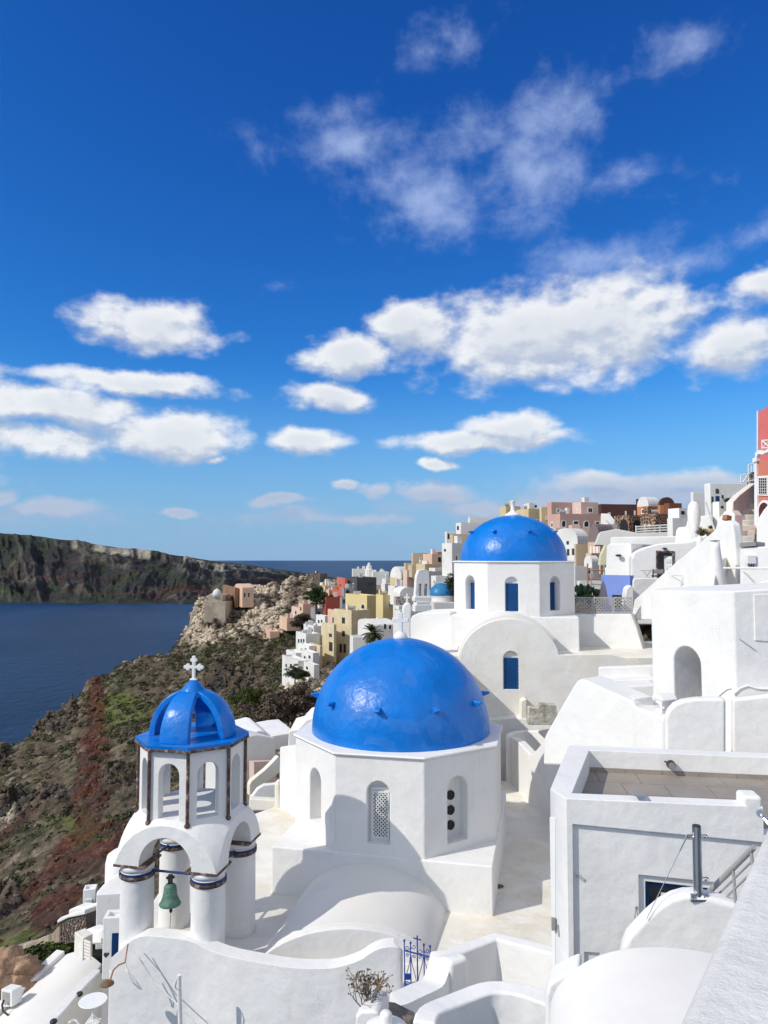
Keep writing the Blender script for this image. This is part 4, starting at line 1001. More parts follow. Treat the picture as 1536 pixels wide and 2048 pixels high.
# skirting tiles along the back parapet
s0 = sideA-Vector((-ub.y, ub.x))*.0
for i in range(9):
    a = sideA+ub*(i*.55+.01); n_b = -Vector((-ub.y, ub.x)); q = [a+n_b*.002, a+ub*.54+n_b*.002, a+ub*.54+n_b*.016, a+n_b*.016]
    obj('skirting_tile', plan_prism(NB(), q, ZT+.085, ZT+.018), tile_m, th_)
# chamfer door with lever handle
plc = (FLc, F0); nc_ = normal_back(plc)
obj('side_door', face_prism(NB(), [PP(x, y, plc)-nc_*.012 for x, y in [(1100.5, 1634), (1112, 1636), (1112, 1960), (1106, 1960)]], nc_*.02), furn, th_, .004)
hd = PP(1109, 1843, plc); bm = NB(); box(bm, (hd.x-.03, hd.y-.06, hd.z), (.045, .03, .16), 0); bar(bm, (hd.x+.02, hd.y-.1, hd.z), (hd.x+.03, hd.y-.12, hd.z-.13), .011, 8); bar(bm, (hd.x+.02, hd.y-.02, hd.z), (hd.x+.02, hd.y-.11, hd.z), .011, 8)
obj('door_handle', bm, greymetal, th_)
# roof drain, ring, lock
obj('roof_drain', face_prism(NB(), [PP(x, y, plf)-fo*.015 for x, y in [(1266, 1588), (1291, 1591), (1291, 1594), (1266, 1591)]], fo*.2), grey, th_, .004)
c = PP(1150, 1743, pl2); bm = NB(); tube(bm, [c-fo*.02+uf.to_3d()*.0, c-fo*.05+Vector((.03, 0, -.015)), c-fo*.05+Vector((.07, 0, -.04)), c-fo*.05+Vector((.05, 0, -.06)), c-fo*.03+Vector((.01, 0, -.03))], .007, 6); obj('wall_ring', bm, steel, th_)
lp = PP(1340, 1527, (sideA, sideA+ub)); sp = thing('spotlight', 'round metal spotlight fixed to the back parapet of the tiled roof terrace', 'lamp', lp)
nb4 = Vector((*(-Vector((-ub.y, ub.x))), 0)); bm = NB(); bar(bm, lp+nb4*.03, lp+nb4*.13, .068, 16, .06); obj('lamp_body', bm, iron, sp, .01)
bm = NB(); bar(bm, lp+nb4*.13, lp+nb4*.136, .052, 16); obj('lens', bm, steel, sp); obj('bracket', tube(NB(), [lp+nb4*.0, lp+nb4*.05, lp+nb4*.02+Vector((-.09, 0, .04))], .012, 6), iron, sp)
c = PP(1271, 1812, pl2); lk = thing('padlock_chain', 'steel padlock and shackle hanging beside the blue-framed window', 'padlock', c)
bm = NB(); bar(bm, c-fo*.01, c-fo*.05, .014, 8); tube(bm, [c-fo*.04, c-fo*.05+Vector((-.02, 0, -.09)), c-fo*.05+Vector((-.02, 0, -.15)), c-fo*.05+Vector((.01, 0, -.16)), c-fo*.05+Vector((.015, 0, -.09)), c-fo*.04], .006, 6); obj('shackle', bm, steel, lk)
bm = NB(); sphere(bm, c-fo*.06+Vector((0, 0, -.17)), (.03, .02, .04), 10, 8); obj('lock_body', bm, steel, lk)

# ---- stair end wall, mound, pole, railing
ew = slab('stair_end_wall', [(1240, 2150), (1240, 1925), (1247, 1893), (1255, 1874), (1272, 1855), (1292, 1834), (1320, 1810), (1345, 1796), (1370, 1789), (1392, 1788), (1430, 1797), (1470, 1808), (1560, 1835), (1560, 2150)], line(1247, 7.95, 1470, 7.7), .22, white, None, .06, 'smooth white stair end wall carrying the steel pole', 'wall', seg=4)
mo = [(1098, 2040), (1100, 2008), (1107, 1985), (1118, 1965), (1135, 1947), (1155, 1930), (1180, 1915), (1210, 1903), (1244, 1895), (1280, 1891), (1320, 1890), (1361, 1893), (1400, 1898), (1440, 1907), (1480, 1920), (1530, 1945)]
plm = line(1098, 6.6, 1500, 6.2)
P = [PP(x, y, plm) for x, y in smooth_poly(mo, 1)]
P = [P[0]+Vector((0, 0, -3))]+P+[P[-1]+Vector((0, 0, -3))]
tag(obj('vault_roof', face_prism(NB(), P, (-.75, -2.9, -.15)), sm_white, None, .03), 'broad smooth white vault roof in the lower right foreground', 'vault roof')
slab('vault_end_rim', [(1089, 2200), (1090, 1992), (1096, 1968), (1110, 1958), (1140, 1942), (1160, 1934), (1160, 2200)], line(1089, 6.95, 1160, 6.85), .3, white, None, .04, 'white upright rim at the left end of the foreground vault', 'wall')
pb0 = PY(1396, 1796, 7.85); pt0 = PY(1393, 1652, 7.85)
pl_ = thing('steel_pole', 'polished steel pole with tension cable standing on the stair end wall', 'pole', pb0)
obj('pole', bar(NB(), pb0-Vector((0, 0, .03)), pt0, .046, 24), steel, pl_, smooth=False)
for f_ in COL.objects[-1].data.polygons if False else []: pass
bm = NB(); bar(bm, pt0, pt0+Vector((0, 0, .008)), .04, 20); obj('pole_cap', bm, iron, pl_)
bm = NB(); box(bm, pb0+Vector((0, 0, .0)), (.2, .13, .02))
for dx in (-.08, -.05, .05, .08): bar(bm, pb0+Vector((dx, -.04, 0)), pb0+Vector((dx, -.04, .06)), .014, 8)
obj('base_plate', bm, steel, pl_)
for zz, sx in ((-.09, 1), (-.09, -1), (-.52, 1)):
    c = pt0+Vector((.05*sx, 0, zz)); bm = NB(); tube(bm, [c, c+Vector((.05*sx, 0, 0)), c+Vector((.06*sx, 0, -.02)), c+Vector((.02*sx, 0, -.03))], .008, 6); obj('eye_bolt', bm, steel, pl_)
ca, cb_ = pt0+Vector((-.10, 0, -.10)), PY(1293, 1838, 7.9)
cb2 = ca+(cb_-ca)*.18; bm = NB(); bar(bm, ca, cb_, .004, 5); bar(bm, ca, cb2, .008, 6); obj('tension_cable', bm, steel, pl_)
rl = thing('stair_railing', 'grey metal stair railing with two lower rails behind the steel pole', 'railing', PY(1410, 1792, 8.1))
def rp(px, py): return PP(px, py, line(1405, 8.1, 1510, 7.3))
obj('handrail', bar(NB(), rp(1410, 1792), rp(1508, 1694), .028, 12), greymetal, rl)
for a, b in (((1425, 1800), (1504, 1722)), ((1440, 1806), (1500, 1748))): obj('lower_rail', bar(NB(), rp(*a), rp(*b), .011, 8), greymetal, rl)
for a, b in (((1426, 1778), (1426, 1800)), ((1466, 1738), (1471, 1806)), ((1502, 1700), (1505, 1730))): obj('post', bar(NB(), rp(*a), rp(*b), .016, 8), greymetal, rl)
hr = thing('handrail_bracket', 'short polished handrail end on the terrace house wall corner', 'handrail', PY(1522, 1628, 8.9))
obj('rail', tube(NB(), [PY(1521, 1626, 8.9), PY(1528, 1637, 8.8), PY(1545, 1656, 8.7)], .022, 10), steel, hr); obj('flange', bar(NB(), PY(1520, 1626, 8.92), PY(1521, 1627, 8.86), .045, 14), steel, hr)
bm = NB()
A1, B1 = PZ(1340, 2072, -.84), PZ(1540, 1630, -.93)
dd = (B1-A1).xy.normalized()
pw_ = [A1.xy-dd*.3, B1.xy+dd*.5, B1.xy+dd*.5+Vector((1.5, 0)), A1.xy-dd*.3+Vector((1.5, 0))]
V_ = [bm.verts.new((p.x, p.y, z)) for p, z in zip(pw_, (-.81, -.96, -.93, -.78))]; V2b = [bm.verts.new((p.x, p.y, -4)) for p in pw_]
bm.faces.new(V_); bm.faces.new(V2b[::-1])
for i in range(4): bm.faces.new((V_[i], V_[(i+1) % 4], V2b[(i+1) % 4], V2b[i]))
tag(obj('rough_parapet', bm, rough_p, None, .04, seg=4), 'rough plastered white parapet top very close at the lower right', 'wall')

# ---- gate, walls and bench at the bottom centre
gt = thing('iron_gate', 'blue wrought iron gate with scrolls, hearts and a cross on top', 'gate', PY(835, 2000, 13.9))
pgt = line(806, 14.0, 862, 13.7); ng = normal_back(pgt)
def gp(px, py): return PP(px, py, pgt)
def g2(px, py): return (500+px/2.56, 1640+py/2.56)
for i, (x, y0, y1) in enumerate(((790, 618, 920), (822, 630, 905), (856, 592, 885), (890, 640, 870), (922, 648, 855))):
    bm = NB(); bar(bm, gp(*g2(x, y0)), gp(*g2(x+3, y1)), .011 if i != 2 else .013, 8)
    if i in (1, 3, 0, 4): sphere(bm, gp(*g2(x, y0)), (.02, .02, .03), 8, 6)
    obj('upright', bm, blue_i, gt)
bm = NB(); bar(bm, gp(*g2(837, 604)), gp(*g2(875, 614)), .012, 8); obj('cross_arm', bm, blue_i, gt)
for a, b in (((790, 668), (924, 702)), ((792, 845), (926, 862))):
    bm = NB(); p, q = gp(*g2(*a)), gp(*g2(*b)); bar(bm, p, q, .015, 8); obj('cross_rail', bm, blue_i, gt)
def scroll(cx, cy, r, s, turns=1.4, a0=0):
    pts = []
    for k in range(22):
        t = k/21; a = a0+s*t*turns*2*math.pi; rr = r*(1-.75*t); x, y = g2(cx+rr*math.cos(a), cy+rr*math.sin(a)); pts.append(gp(x, y))
    return pts
for k, (cx, cy, r, s, a0) in enumerate(((806, 655, 13, 1, 0), (838, 650, 13, -1, 3.1), (872, 672, 13, 1, 0), (906, 670, 13, -1, 3.1), (806, 692, 10, -1, 0), (840, 700, 10, 1, 3.1), (872, 704, 10, -1, 0), (905, 712, 10, 1, 3.1),
          (806, 832, 12, 1, 0), (840, 838, 12, -1, 3.1), (872, 842, 12, 1, 0), (906, 845, 12, -1, 3.1), (808, 872, 10, -1, 0), (838, 880, 10, 1, 3.1), (874, 876, 9, -1, 0), (904, 872, 9, 1, 3.1))):
    obj('scroll', tube(NB(), scroll(cx, cy, r, s, 1.2, a0), .0065, 5), blue_i, gt)
for (x0, x1, s) in ((794, 820, 1), (826, 852, -1), (860, 886, 1), (894, 922, -1)):
    for sg in (1, -1):
        pts = [gp(*g2(x0+(x1-x0)*(.5+sg*.5*math.cos(t)), 700+140*(t/math.pi))) for t in np.linspace(0, math.pi, 14)]
        if sg*s > 0: obj('curved_bar', tube(NB(), pts, .007, 5), blue_i, gt)
bm = NB(); box(bm, gp(*g2(808, 802)), (.10, .04, .10)); obj('lock_box', bm, blue_i, gt, .008)
path_wall('gate_pillar', [(856, 1924, 13.3), (866, 1916, 13.0), (884, 1915, 12.8), (900, 1926, 12.6)], .4, -10.5, white, .08, 'squat white gate pillar right of the blue iron gate', 'wall', sm=0)
path_wall('corner_parapet', [(858, 1917, 13.0), (900, 1914, 12.95), (945, 1897, 13.2), (994, 1878, 13.5), (1040, 1890, 13.25), (1085, 1902, 13.0), (1140, 1917, 12.7)], .26, -9.5, white, .045, 'white bench parapet bending at the corner between gate and terrace house', 'wall', sm=0)
path_wall('stair_balustrade', [(796, 2012, 11.7), (815, 2008, 11.75), (845, 1993, 12.0), (870, 1982, 12.2), (888, 1972, 12.4), (896, 1950, 12.6), (902, 1930, 12.7)], .38, -10.5, white, .08, 'thick rounded white balustrade stepping up to the gate pillar', 'wall', sm=1)
bn = thing('masonry_bench', 'white masonry bench with cream seat inside the corner parapets', 'bench', PZ(1030, 1950, -7.4))
obj('seat', plan_prism(NB(), [PZ(972, 1932, -7.35).xy, PZ(993, 1913, -7.35).xy, PZ(1120, 1953, -7.35).xy, PZ(1120, 1982, -7.35).xy, PZ(1066, 1960, -7.35).xy, PZ(1000, 1938, -7.35).xy], -7.35, -7.43), cream, bn, .02)
obj('bench_base', plan_prism(NB(), [PZ(974, 1933, -7.35).xy, PZ(993, 1915, -7.35).xy, PZ(1118, 1954, -7.35).xy, PZ(1118, 1980, -7.35).xy, PZ(1066, 1959, -7.35).xy, PZ(1000, 1937, -7.35).xy], -7.432, -9), white, bn, .02)
obj('sunken_floor', plan_prism(NB(), [PZ(860, 2100, -8).xy, PZ(880, 2000, -8).xy, PZ(980, 1960, -8).xy, PZ(1130, 1990, -8).xy, PZ(1130, 2100, -8).xy], -8, -9.5), grey, bn)
tag(bn, 'white masonry bench with cream seat inside the corner parapets', 'bench')
path_wall('bowed_wall', [(872, 2048, 9.0), (876, 2030, 9.15), (888, 2022, 9.25), (910, 2014, 9.4), (950, 1998, 9.6), (975, 1988, 9.7), (995, 1984, 9.75), (1030, 1987, 9.7), (1060, 1996, 9.6), (1100, 2012, 9.5)], .28, -9.5, white, .07, 'bowed white wall at the bottom edge below the bench', 'wall', sm=1)
# stone slab, chimney pots, dry bush
sl_ = thing('stone_slab', 'rough grey stone slab lying beside the dry bush', 'stone slab', PY(790, 2020, 10.2))
bm = NB(); pts_ = [PZ(x, y, -6.15).xy for x, y in [(748, 2018), (752, 2008), (768, 2003), (790, 2006), (812, 2017), (830, 2026), (832, 2034), (822, 2041), (800, 2037), (780, 2030), (762, 2028)]]
plan_prism(bm, pts_, -6.13, -6.25); obj('slab', bm, slate, sl_, .03)
slab('rooftop_block', [(705, 2200), (710, 2032), (722, 2022), (752, 2022), (760, 2034), (762, 2200)], line(705, 10.0, 762, 9.9), .5, white, None, .05, 'small white masonry block under the dry bush', 'masonry block')
cpx = thing('chimney_pots', 'white rounded chimney top with a stub and blue patches at the bottom edge', 'chimney', PY(772, 2048, 9.3))
c = PY(772, 2052, 9.3)
bm = NB(); lathe(bm, [(.30, -.8), (.30, -.1), (.26, -.02), (.17, .03), (0, .05)], c, 24); obj('chimney_top', bm, white, cpx, smooth=True)
bm = NB(); lathe(bm, [(.075, -.2), (.075, .14), (.05, .17), (0, .175)], c, 16); obj('stub', bm, white, cpx, smooth=True)
bm = NB(); lathe(bm, [(.31, -.16), (.315, -.12), (.285, -.05), (.27, -.05)], c, 24, False); obj('blue_band', bm, periw, cpx)
bush = thing('dry_bush', 'leafless dry bush with a few brown leaves beside the gate', 'bush', PY(735, 2024, 10.15))
segs = []; leaves = []
rnd = random.Random(5)
def grow(p, d, L, r, depth):
    n = 3; q = p
    for k in range(n):
        d2 = (d+Vector((rnd.uniform(-.28, .28), rnd.uniform(-.28, .28), rnd.uniform(-.12, .2)))).normalized(); q2 = q+d2*L/n
        segs.append((q, q2, r*(1-.2*k))); q = q2; d = d2
        if depth > 0 and k > 0 or depth > 2:
            for _ in range(1 if k < n-1 else 2):
                grow(q, (d+Vector((rnd.uniform(-.9, .9), rnd.uniform(-.9, .9), rnd.uniform(-.3, .6)))).normalized(), L*rnd.uniform(.55, .8), r*.62, depth-1)
    if depth <= 1 and rnd.random() < .55: leaves.append(q)
base = PY(733, 2026, 10.15)
for dx, dy, dz in ((-.35, 0, .9), (.1, .1, 1), (.4, 0, .75), (.15, -.1, .9), (-.1, .1, 1)):
    grow(base+Vector((dx*.1, 0, 0)), Vector((dx, dy, dz)).normalized(), .22, .011, 3)
grow(base, Vector((-.75, 0, .7)).normalized(), .3, .010, 2)
bm = NB()
for a, b, r in segs: bar(bm, a, b, max(r, .0028), 4)
o = obj('branches', bm, twig, bush); o['kind'] = 'stuff'
bm = NB()
for p in leaves:
    M = Matrix.Translation(p) @ Matrix.Rotation(rnd.uniform(0, 6), 4, 'Z') @ Matrix.Rotation(rnd.uniform(0, 3), 4, 'X') @ Matrix.Diagonal((rnd.uniform(.015, .03), rnd.uniform(.01, .02), .006, 1))
    bmesh.ops.create_icosphere(bm, subdivisions=1, radius=1, matrix=M)
o = obj('dry_leaves', bm, dryleaf, bush); o['kind'] = 'stuff'

# ================================================================ arched block, slanting walls, steps behind the terrace house
pN = line(1085, 19.6, 1330, 16.8)
tag(slab('slanting_wall', [(1085, 1530), (1088, 1475), (1100, 1452), (1125, 1408), (1145, 1374), (1154, 1361), (1161, 1358), (1172, 1361), (1215, 1381), (1258, 1399), (1266, 1404), (1272, 1415), (1300, 1424), (1322, 1434), (1329, 1440), (1329, 1540)], pN, .9, white, None, .07, seg=4), 'bright white slanting wall with a peak at its left end above the terrace house', 'wall')
tag(slab('rounded_wall', [(1331, 1540), (1331, 1436), (1336, 1422), (1348, 1409), (1364, 1402), (1390, 1398), (1425, 1397), (1449, 1398), (1452, 1404), (1452, 1540)], line(1331, 16.8, 1452, 16.45), .35, white, None, .07, seg=4), 'white wall with a rounded upper left corner in front of the arched block', 'wall')
lo_ = slab('low_wall_cap', [(1262, 1425), (1264, 1402), (1272, 1396), (1300, 1392), (1310, 1400), (1310, 1425)], line(1262, 17.6, 1310, 17.8), .5, white, None, .04, 'short white wall cap beside the miniature house chimney', 'wall')
# block O
bo = thing('arched_block', 'tall smooth white block with an arched doorway behind the rounded wall', 'house', PY(1380, 1500, 19))
a, b, c_ = XY(1300, 21), XY(1464, 18.4), XY(1640, 18.1)
za, zb_, zc_ = PY(1300, 1181, 21).z, PY(1464, 1182, 18.4).z, PY(1640, 1172, 18.1).z
bm = NB(); bk_ = (c_-b)+(a-b)*0
tops = [(a, za), (b, zb_), (c_, zc_), (c_+Vector((.5, 3)), zc_), (a+Vector((.9, 1.6)), za)]
T_ = [bm.verts.new((p.x, p.y, z)) for p, z in tops]; B_ = [bm.verts.new((p.x, p.y, -9)) for p, z in tops]
bm.faces.new(T_); bm.faces.new(B_[::-1])
for i in range(5): bm.faces.new((T_[i], T_[(i+1) % 5], B_[(i+1) % 5], B_[i]))
ob_ = obj('walls', bm, white, bo, .10, seg=5)
pO = (a, b); nO = normal_back(pO)
carve(ob_, [cutter(arch_pts(pO, 1350, 1294, 1404, 1470, 14), pO, 3.4)])
pR = (b, c_)
obj('wall_panel', face_prism(NB(), [PP(x, y, pR)-normal_back(pR)*.03 for x, y in [(1507, 1189), (1560, 1187), (1560, 1285), (1509, 1281)]], normal_back(pR)*.04), white, bo, .015)
obj('wall_cable', tube(NB(), [PP(x, y, pR)-normal_back(pR)*.02 for x, y in [(1466, 1388), (1480, 1376), (1495, 1371), (1515, 1377), (1545, 1378)]]+[], .022, 6), white, bo)
obj('wall_cable', tube(NB(), [PP(x, y, pO)-nO*.02 for x, y in [(1434, 1398), (1442, 1388), (1455, 1378), (1463, 1376)]], .018, 6), white, bo)
obj('wall_wire', tube(NB(), [PP(x, y, pR)-normal_back(pR)*.02 for x, y in [(1478, 1277), (1490, 1286), (1511, 1301)]], .010, 5), steel, bo)
# right end wall below the cable
slab('buttress', [(1466, 1540), (1466, 1400), (1600, 1385), (1600, 1540)], line(1466, 18.0, 1600, 17.6), .3, white, bo, .05)
# miniature house chimney
mh = thing('miniature_chimney', 'miniature white house-shaped chimney with two little arches', 'chimney', PY(1320, 1425, 16.9))
pm1 = line(1299, 17.55, 1317, 17.15); pm2 = line(1317, 17.15, 1347, 17.3)
bm = plan_prism(NB(), [pm1[0], pm1[1], pm2[1], pm2[1]+(pm1[0]-pm1[1])], PY(1317, 1403, 17.15).z, PY(1317, 1445, 17.15).z)
bx = obj('body', bm, white, mh)
carve(bx, [cutter(arch_pts(pm1, 1303, 1400, 1312, 1419), pm1, .3), cutter(arch_pts(pm2, 1325, 1402, 1338, 1420), pm2, .3)])
ztp = PY(1317, 1403, 17.15).z; ra = pm2[1]-pm2[0]; rb = pm1[0]-pm1[1]
P = [Vector((*(pm1[1]+ (pm1[0]-pm1[1])*(-.1+1.2*(1-math.cos(math.pi*i/10))/2)), ztp+.001+.13*math.sin(math.pi*i/10))) for i in range(11)]
obj('curved_roof', face_prism(NB(), P, (ra.x, ra.y, 0)), white, mh, .02)
# masonry seats behind
for i, (pts_, y0, thk, lab) in enumerate((([(1199, 1362), (1199, 1337), (1204, 1335), (1310, 1331), (1310, 1362)], 26.2, .3, 'back rest wall of the white masonry seats beside the arched block'),
     ([(1205, 1378), (1205, 1362), (1310, 1357), (1310, 1378)], 25.4, .9, 'upper white masonry seat step beside the arched block'),
     ([(1222, 1400), (1222, 1376), (1232, 1374), (1310, 1370), (1310, 1400)], 24.4, 1.0, 'lower white masonry seat step beside the arched block'))):
    slab('masonry_bench', pts_, line(1199, y0, 1310, y0-.3), thk, white, None, .04, lab, 'bench')
for i, (y0, y1) in enumerate(((1324, 1346), (1348, 1372), (1374, 1396))):
    slab('step', [(1340, y1+14), (1340, y0), (1440, y0-2), (1440, y1+14)], line(1340, 26-i*.9, 1440, 26-i*.9), .9, white, bo, .04)
# rubble corner with weeds between facade and slanting wall
slab('rubble_wall', [(1056, 1450), (1058, 1415), (1075, 1416), (1080, 1408), (1112, 1410), (1118, 1450)], line(1056, 27.5, 1118, 27.5), .4, mat('crumbling_plaster', (.55, .52, .45), .95, .3, 4, .8, 8, tint=(.25, .22, .18), tscale=3, tamt=.9), None, .03, 'crumbling low wall with bare weeds below the arched church window', 'wall')

# ================================================================ houses and stairs climbing at the upper right
def rblk(name, label, pts, pl, thick, m=None, bevel=.06, cat='wall', seg=3): return slab(name, pts, pl, thick, m, None, bevel, label, cat, seg=seg)
# gable-ended house with door
gh = thing('vaulted_house', 'white vaulted house with a half-open pale door in a brown stone frame', 'house', PY(1330, 1157, 40))
pg_ = line(1263, 40.5, 1400, 39.5); ngh = normal_back(pg_)
wl = obj('gable_wall', face_prism(NB(), [PP(x, y, pg_) for x, y in [(1262, 1250), (1262, 1116), (1266, 1108), (1278, 1100), (1291, 1094), (1306, 1090), (1321, 1087), (1345, 1085), (1371, 1084), (1385, 1081), (1400, 1074), (1420, 1066), (1430, 1066), (1430, 1250)]], ngh*7), white, gh, .10)
carve(wl, [face_prism(NB(), [PP(x, y, pg_)-ngh*.1 for x, y in [(1315, 1104), (1345, 1105), (1347, 1200), (1315, 1200)]], ngh*1.2)])
for pts_ in ([(1312, 1101), (1349, 1102), (1349, 1105), (1312, 1104)], [(1312, 1104), (1315, 1104), (1315, 1136), (1312, 1136)], [(1345, 1105), (1349, 1105), (1349, 1142), (1346, 1142)]):
    obj('stone_frame', face_prism(NB(), [PP(x, y, pg_)-ngh*.04 for x, y in pts_], ngh*.06), brown_s, gh)
ddr = obj('door', face_prism(NB(), [PP(x, y, line(1328, 40.3, 1346, 39.9)) for x, y in [(1328, 1111), (1344, 1113), (1344, 1160), (1328, 1160)]], ngh*.05), furn, gh)
for y in (1117, 1130, 1142): obj('door_panel', face_prism(NB(), [PP(x, yy, line(1328, 40.26, 1346, 39.86)) for x, yy in [(1331, y), (1341, y+1), (1341, y+9), (1331, y+8)]], ngh*.02), white_f, ddr)
obj('interior', face_prism(NB(), [PP(x, y, pg_)+ngh*.9 for x, y in [(1312, 1100), (1350, 1100), (1350, 1200), (1312, 1200)]], ngh*.02), grey, gh)
for (px, py) in ((1329, 1097),):
    c = PP(px, py, pg_); bm = NB(); sphere(bm, c-ngh*.1, (.14, .1, .05), 12, 6); obj('wall_lamp', bm, iron, gh)
rblk('terrace_parapet', 'low white parapet in front of the vaulted house with the open door', [(1266, 1230), (1266, 1162), (1269, 1157), (1290, 1156), (1325, 1157), (1325, 1230)], line(1266, 37, 1325, 37), .4)
# folding chair and small table
tb = thing('folding_table', 'thin grey folding table on the terrace by the open door', 'table', PY(1293, 1156, 38.2)); bm = NB()
a_, b_ = PY(1283, 1141, 38.2), PY(1304, 1141, 38.2)
box(bm, (a_+b_)/2, (.62, .4, .02)); obj('tabletop', bm, greymetal, tb)
for p, q in (((1286, 1141), (1301, 1160)), ((1302, 1141), (1288, 1160))): obj('leg', bar(NB(), PY(*p, 38.15), PY(*q, 38.15), .012, 5), greymetal, tb)
ch = thing('directors_chair', 'black wooden folding chair beside the half-open door', 'chair', PY(1316, 1158, 38.4))
for x in (1306, 1328): obj('leg', bar(NB(), PY(x, 1138, 38.4), PY(x, 1160, 38.4), .03, 6), darkwood, ch); obj('armrest', bar(NB(), PY(x, 1145, 38.0), PY(x, 1145, 38.8), .03, 6), darkwood, ch)
obj('seat', box(NB(), PY(1317, 1152, 38.4), (.56, .5, .06)), darkwood, ch); obj('backrest', box(NB(), PY(1317, 1143, 38.8), (.56, .03, .22)), fabric, ch)
# white blocks left and behind
lb = rblk('roof_house', 'blank white house wall with a shell-shaped lamp, left of the vaulted house', [(1205, 1260), (1206, 1137), (1212, 1135), (1213, 1092), (1220, 1087), (1262, 1087), (1263, 1092), (1263, 1260)], line(1205, 46, 1263, 45), 6, cat='house')
c = PY(1237, 1111, 45.2); bm = NB(); sphere(bm, c, (.2, .16, .08), 12, 6); tag(obj('shell_lamp', bm, iron), 'dark shell-shaped lamp on the blank white house wall', 'lamp')
rblk('long_roof', 'long white roof edge behind the vaulted house', [(1220, 1100), (1221, 1077), (1224, 1074), (1366, 1072), (1372, 1068), (1372, 1100)], line(1220, 52, 1372, 50), 6, cat='roof')
rblk('rear_roof', 'sloping white roof in front of the stone arcade', [(1190, 1090), (1200, 1064), (1232, 1058), (1250, 1061), (1275, 1066), (1355, 1064), (1380, 1066), (1380, 1100)], line(1190, 66, 1380, 64), 6, white_f, cat='roof')
rblk('yellow_edge', 'thin pale yellow wall edge beside the blank white house wall', [(1200, 1130), (1203, 1110), (1212, 1090), (1216, 1090), (1213, 1130)], line(1200, 50, 1216, 50), .5, mat('pale_lime_plaster', (.62, .60, .40), .85, .05, .5, 0), 0)
# periwinkle wall and its yard
pwl = thing('periwinkle_wall', 'periwinkle blue wall with a dark opening behind the lattice fence', 'wall', PY(1230, 1196, 37))
pl = line(1201, 38, 1261, 37)
obj('wall_face', face_prism(NB(), [PP(x, y, pl) for x, y in [(1201, 1240), (1202, 1150), (1260, 1151), (1262, 1240)]], normal_back(pl)*.5), periw, pwl, .02)
window(pwl, pl, 1225, 1190, 1249, 1215, None, dark, 0, False, 'opening')
rblk('white_pier', 'rounded white pier at the right end of the periwinkle wall', [(1250, 1240), (1251, 1190), (1254, 1176), (1262, 1170), (1268, 1176), (1268, 1240)], line(1250, 36.5, 1268, 36.5), .6)
um = thing('folded_parasol', 'folded mauve parasol standing before the periwinkle wall', 'parasol', PY(1207, 1200, 35.5))
c = PY(1207, 1205, 35.5); obj('canopy', lathe(NB(), [(.26, -.1), (.28, .0), (.20, .35), (.10, .85), (.03, 1.0), (0, 1.02)], c, 10), fabric, um); obj('pole', bar(NB(), c-Vector((0, 0, .6)), c+Vector((0, 0, 1.15)), .025, 8), steel, um)
# scaffolding
scf = thing('metal_frame', 'rusty metal pipe frame left of the blank white house wall', 'pipe frame', PY(1190, 1190, 44))
for p, q in (((1175, 1127), (1176, 1190)), ((1182, 1135), (1183, 1192)), ((1208, 1128), (1209, 1150)), ((1175, 1140), (1209, 1141)), ((1176, 1158), (1203, 1159)), ((1182, 1168), (1203, 1169))):
    obj('pipe', bar(NB(), PY(*p, 44), PY(*q, 44), .045, 6), terra if p[0] < 1180 else greymetal, scf)
# prickly pear
ct = thing('prickly_pear', 'dark green prickly pear cactus behind the lattice fence', 'cactus', PY(1165, 1200, 36))
rnd = random.Random(3)
for i in range(64):
    x = rnd.uniform(1146, 1200); top = 1172+abs(x-1165)*.35; y = rnd.uniform(top-2, 1204); p = PY(x, y, 35.6+rnd.uniform(0, 1.2))
    M = Matrix.Translation(p) @ Matrix.Rotation(rnd.uniform(0, 6.3), 4, 'Z') @ Matrix.Rotation(rnd.uniform(-.8, .8), 4, 'Y') @ Matrix.Diagonal((rnd.uniform(.10, .17), .03, rnd.uniform(.14, .22), 1))
    bm = NB(); bmesh.ops.create_icosphere(bm, subdivisions=1, radius=1, matrix=M); obj('cactus_pad', bm, cactus, ct, smooth=True)
# big diagonal stair wall
pF = line(1268, 33, 1475, 26)
rblk('diagonal_wall', 'long white diagonal wall rising from the fence to the steps', [(1262, 1240), (1268, 1199), (1290, 1180), (1320, 1152), (1352, 1123), (1380, 1100), (1405, 1080), (1425, 1063), (1437, 1050), (1445, 1042), (1456, 1041), (1464, 1048), (1468, 1070), (1472, 1120), (1474, 1240)], pF, .35, bevel=.07)
lnp = PP(1385, 1160, pF); 
wl_ = thing('wall_bracket', 'small white bracket casting a long shadow on the diagonal wall', 'bracket', lnp)
nF = normal_back(pF); bm = NB(); bar(bm, PP(1366, 1151, pF), PP(1366, 1151, pF)-nF*.5, .02, 6); bar(bm, PP(1367, 1165, pF), PP(1366, 1152, pF)-nF*.5, .02, 6); bar(bm, PP(1366, 1150, pF)-nF*.02, PP(1368, 1168, pF)-nF*.02, .02, 6); obj('bracket', bm, white, wl_)
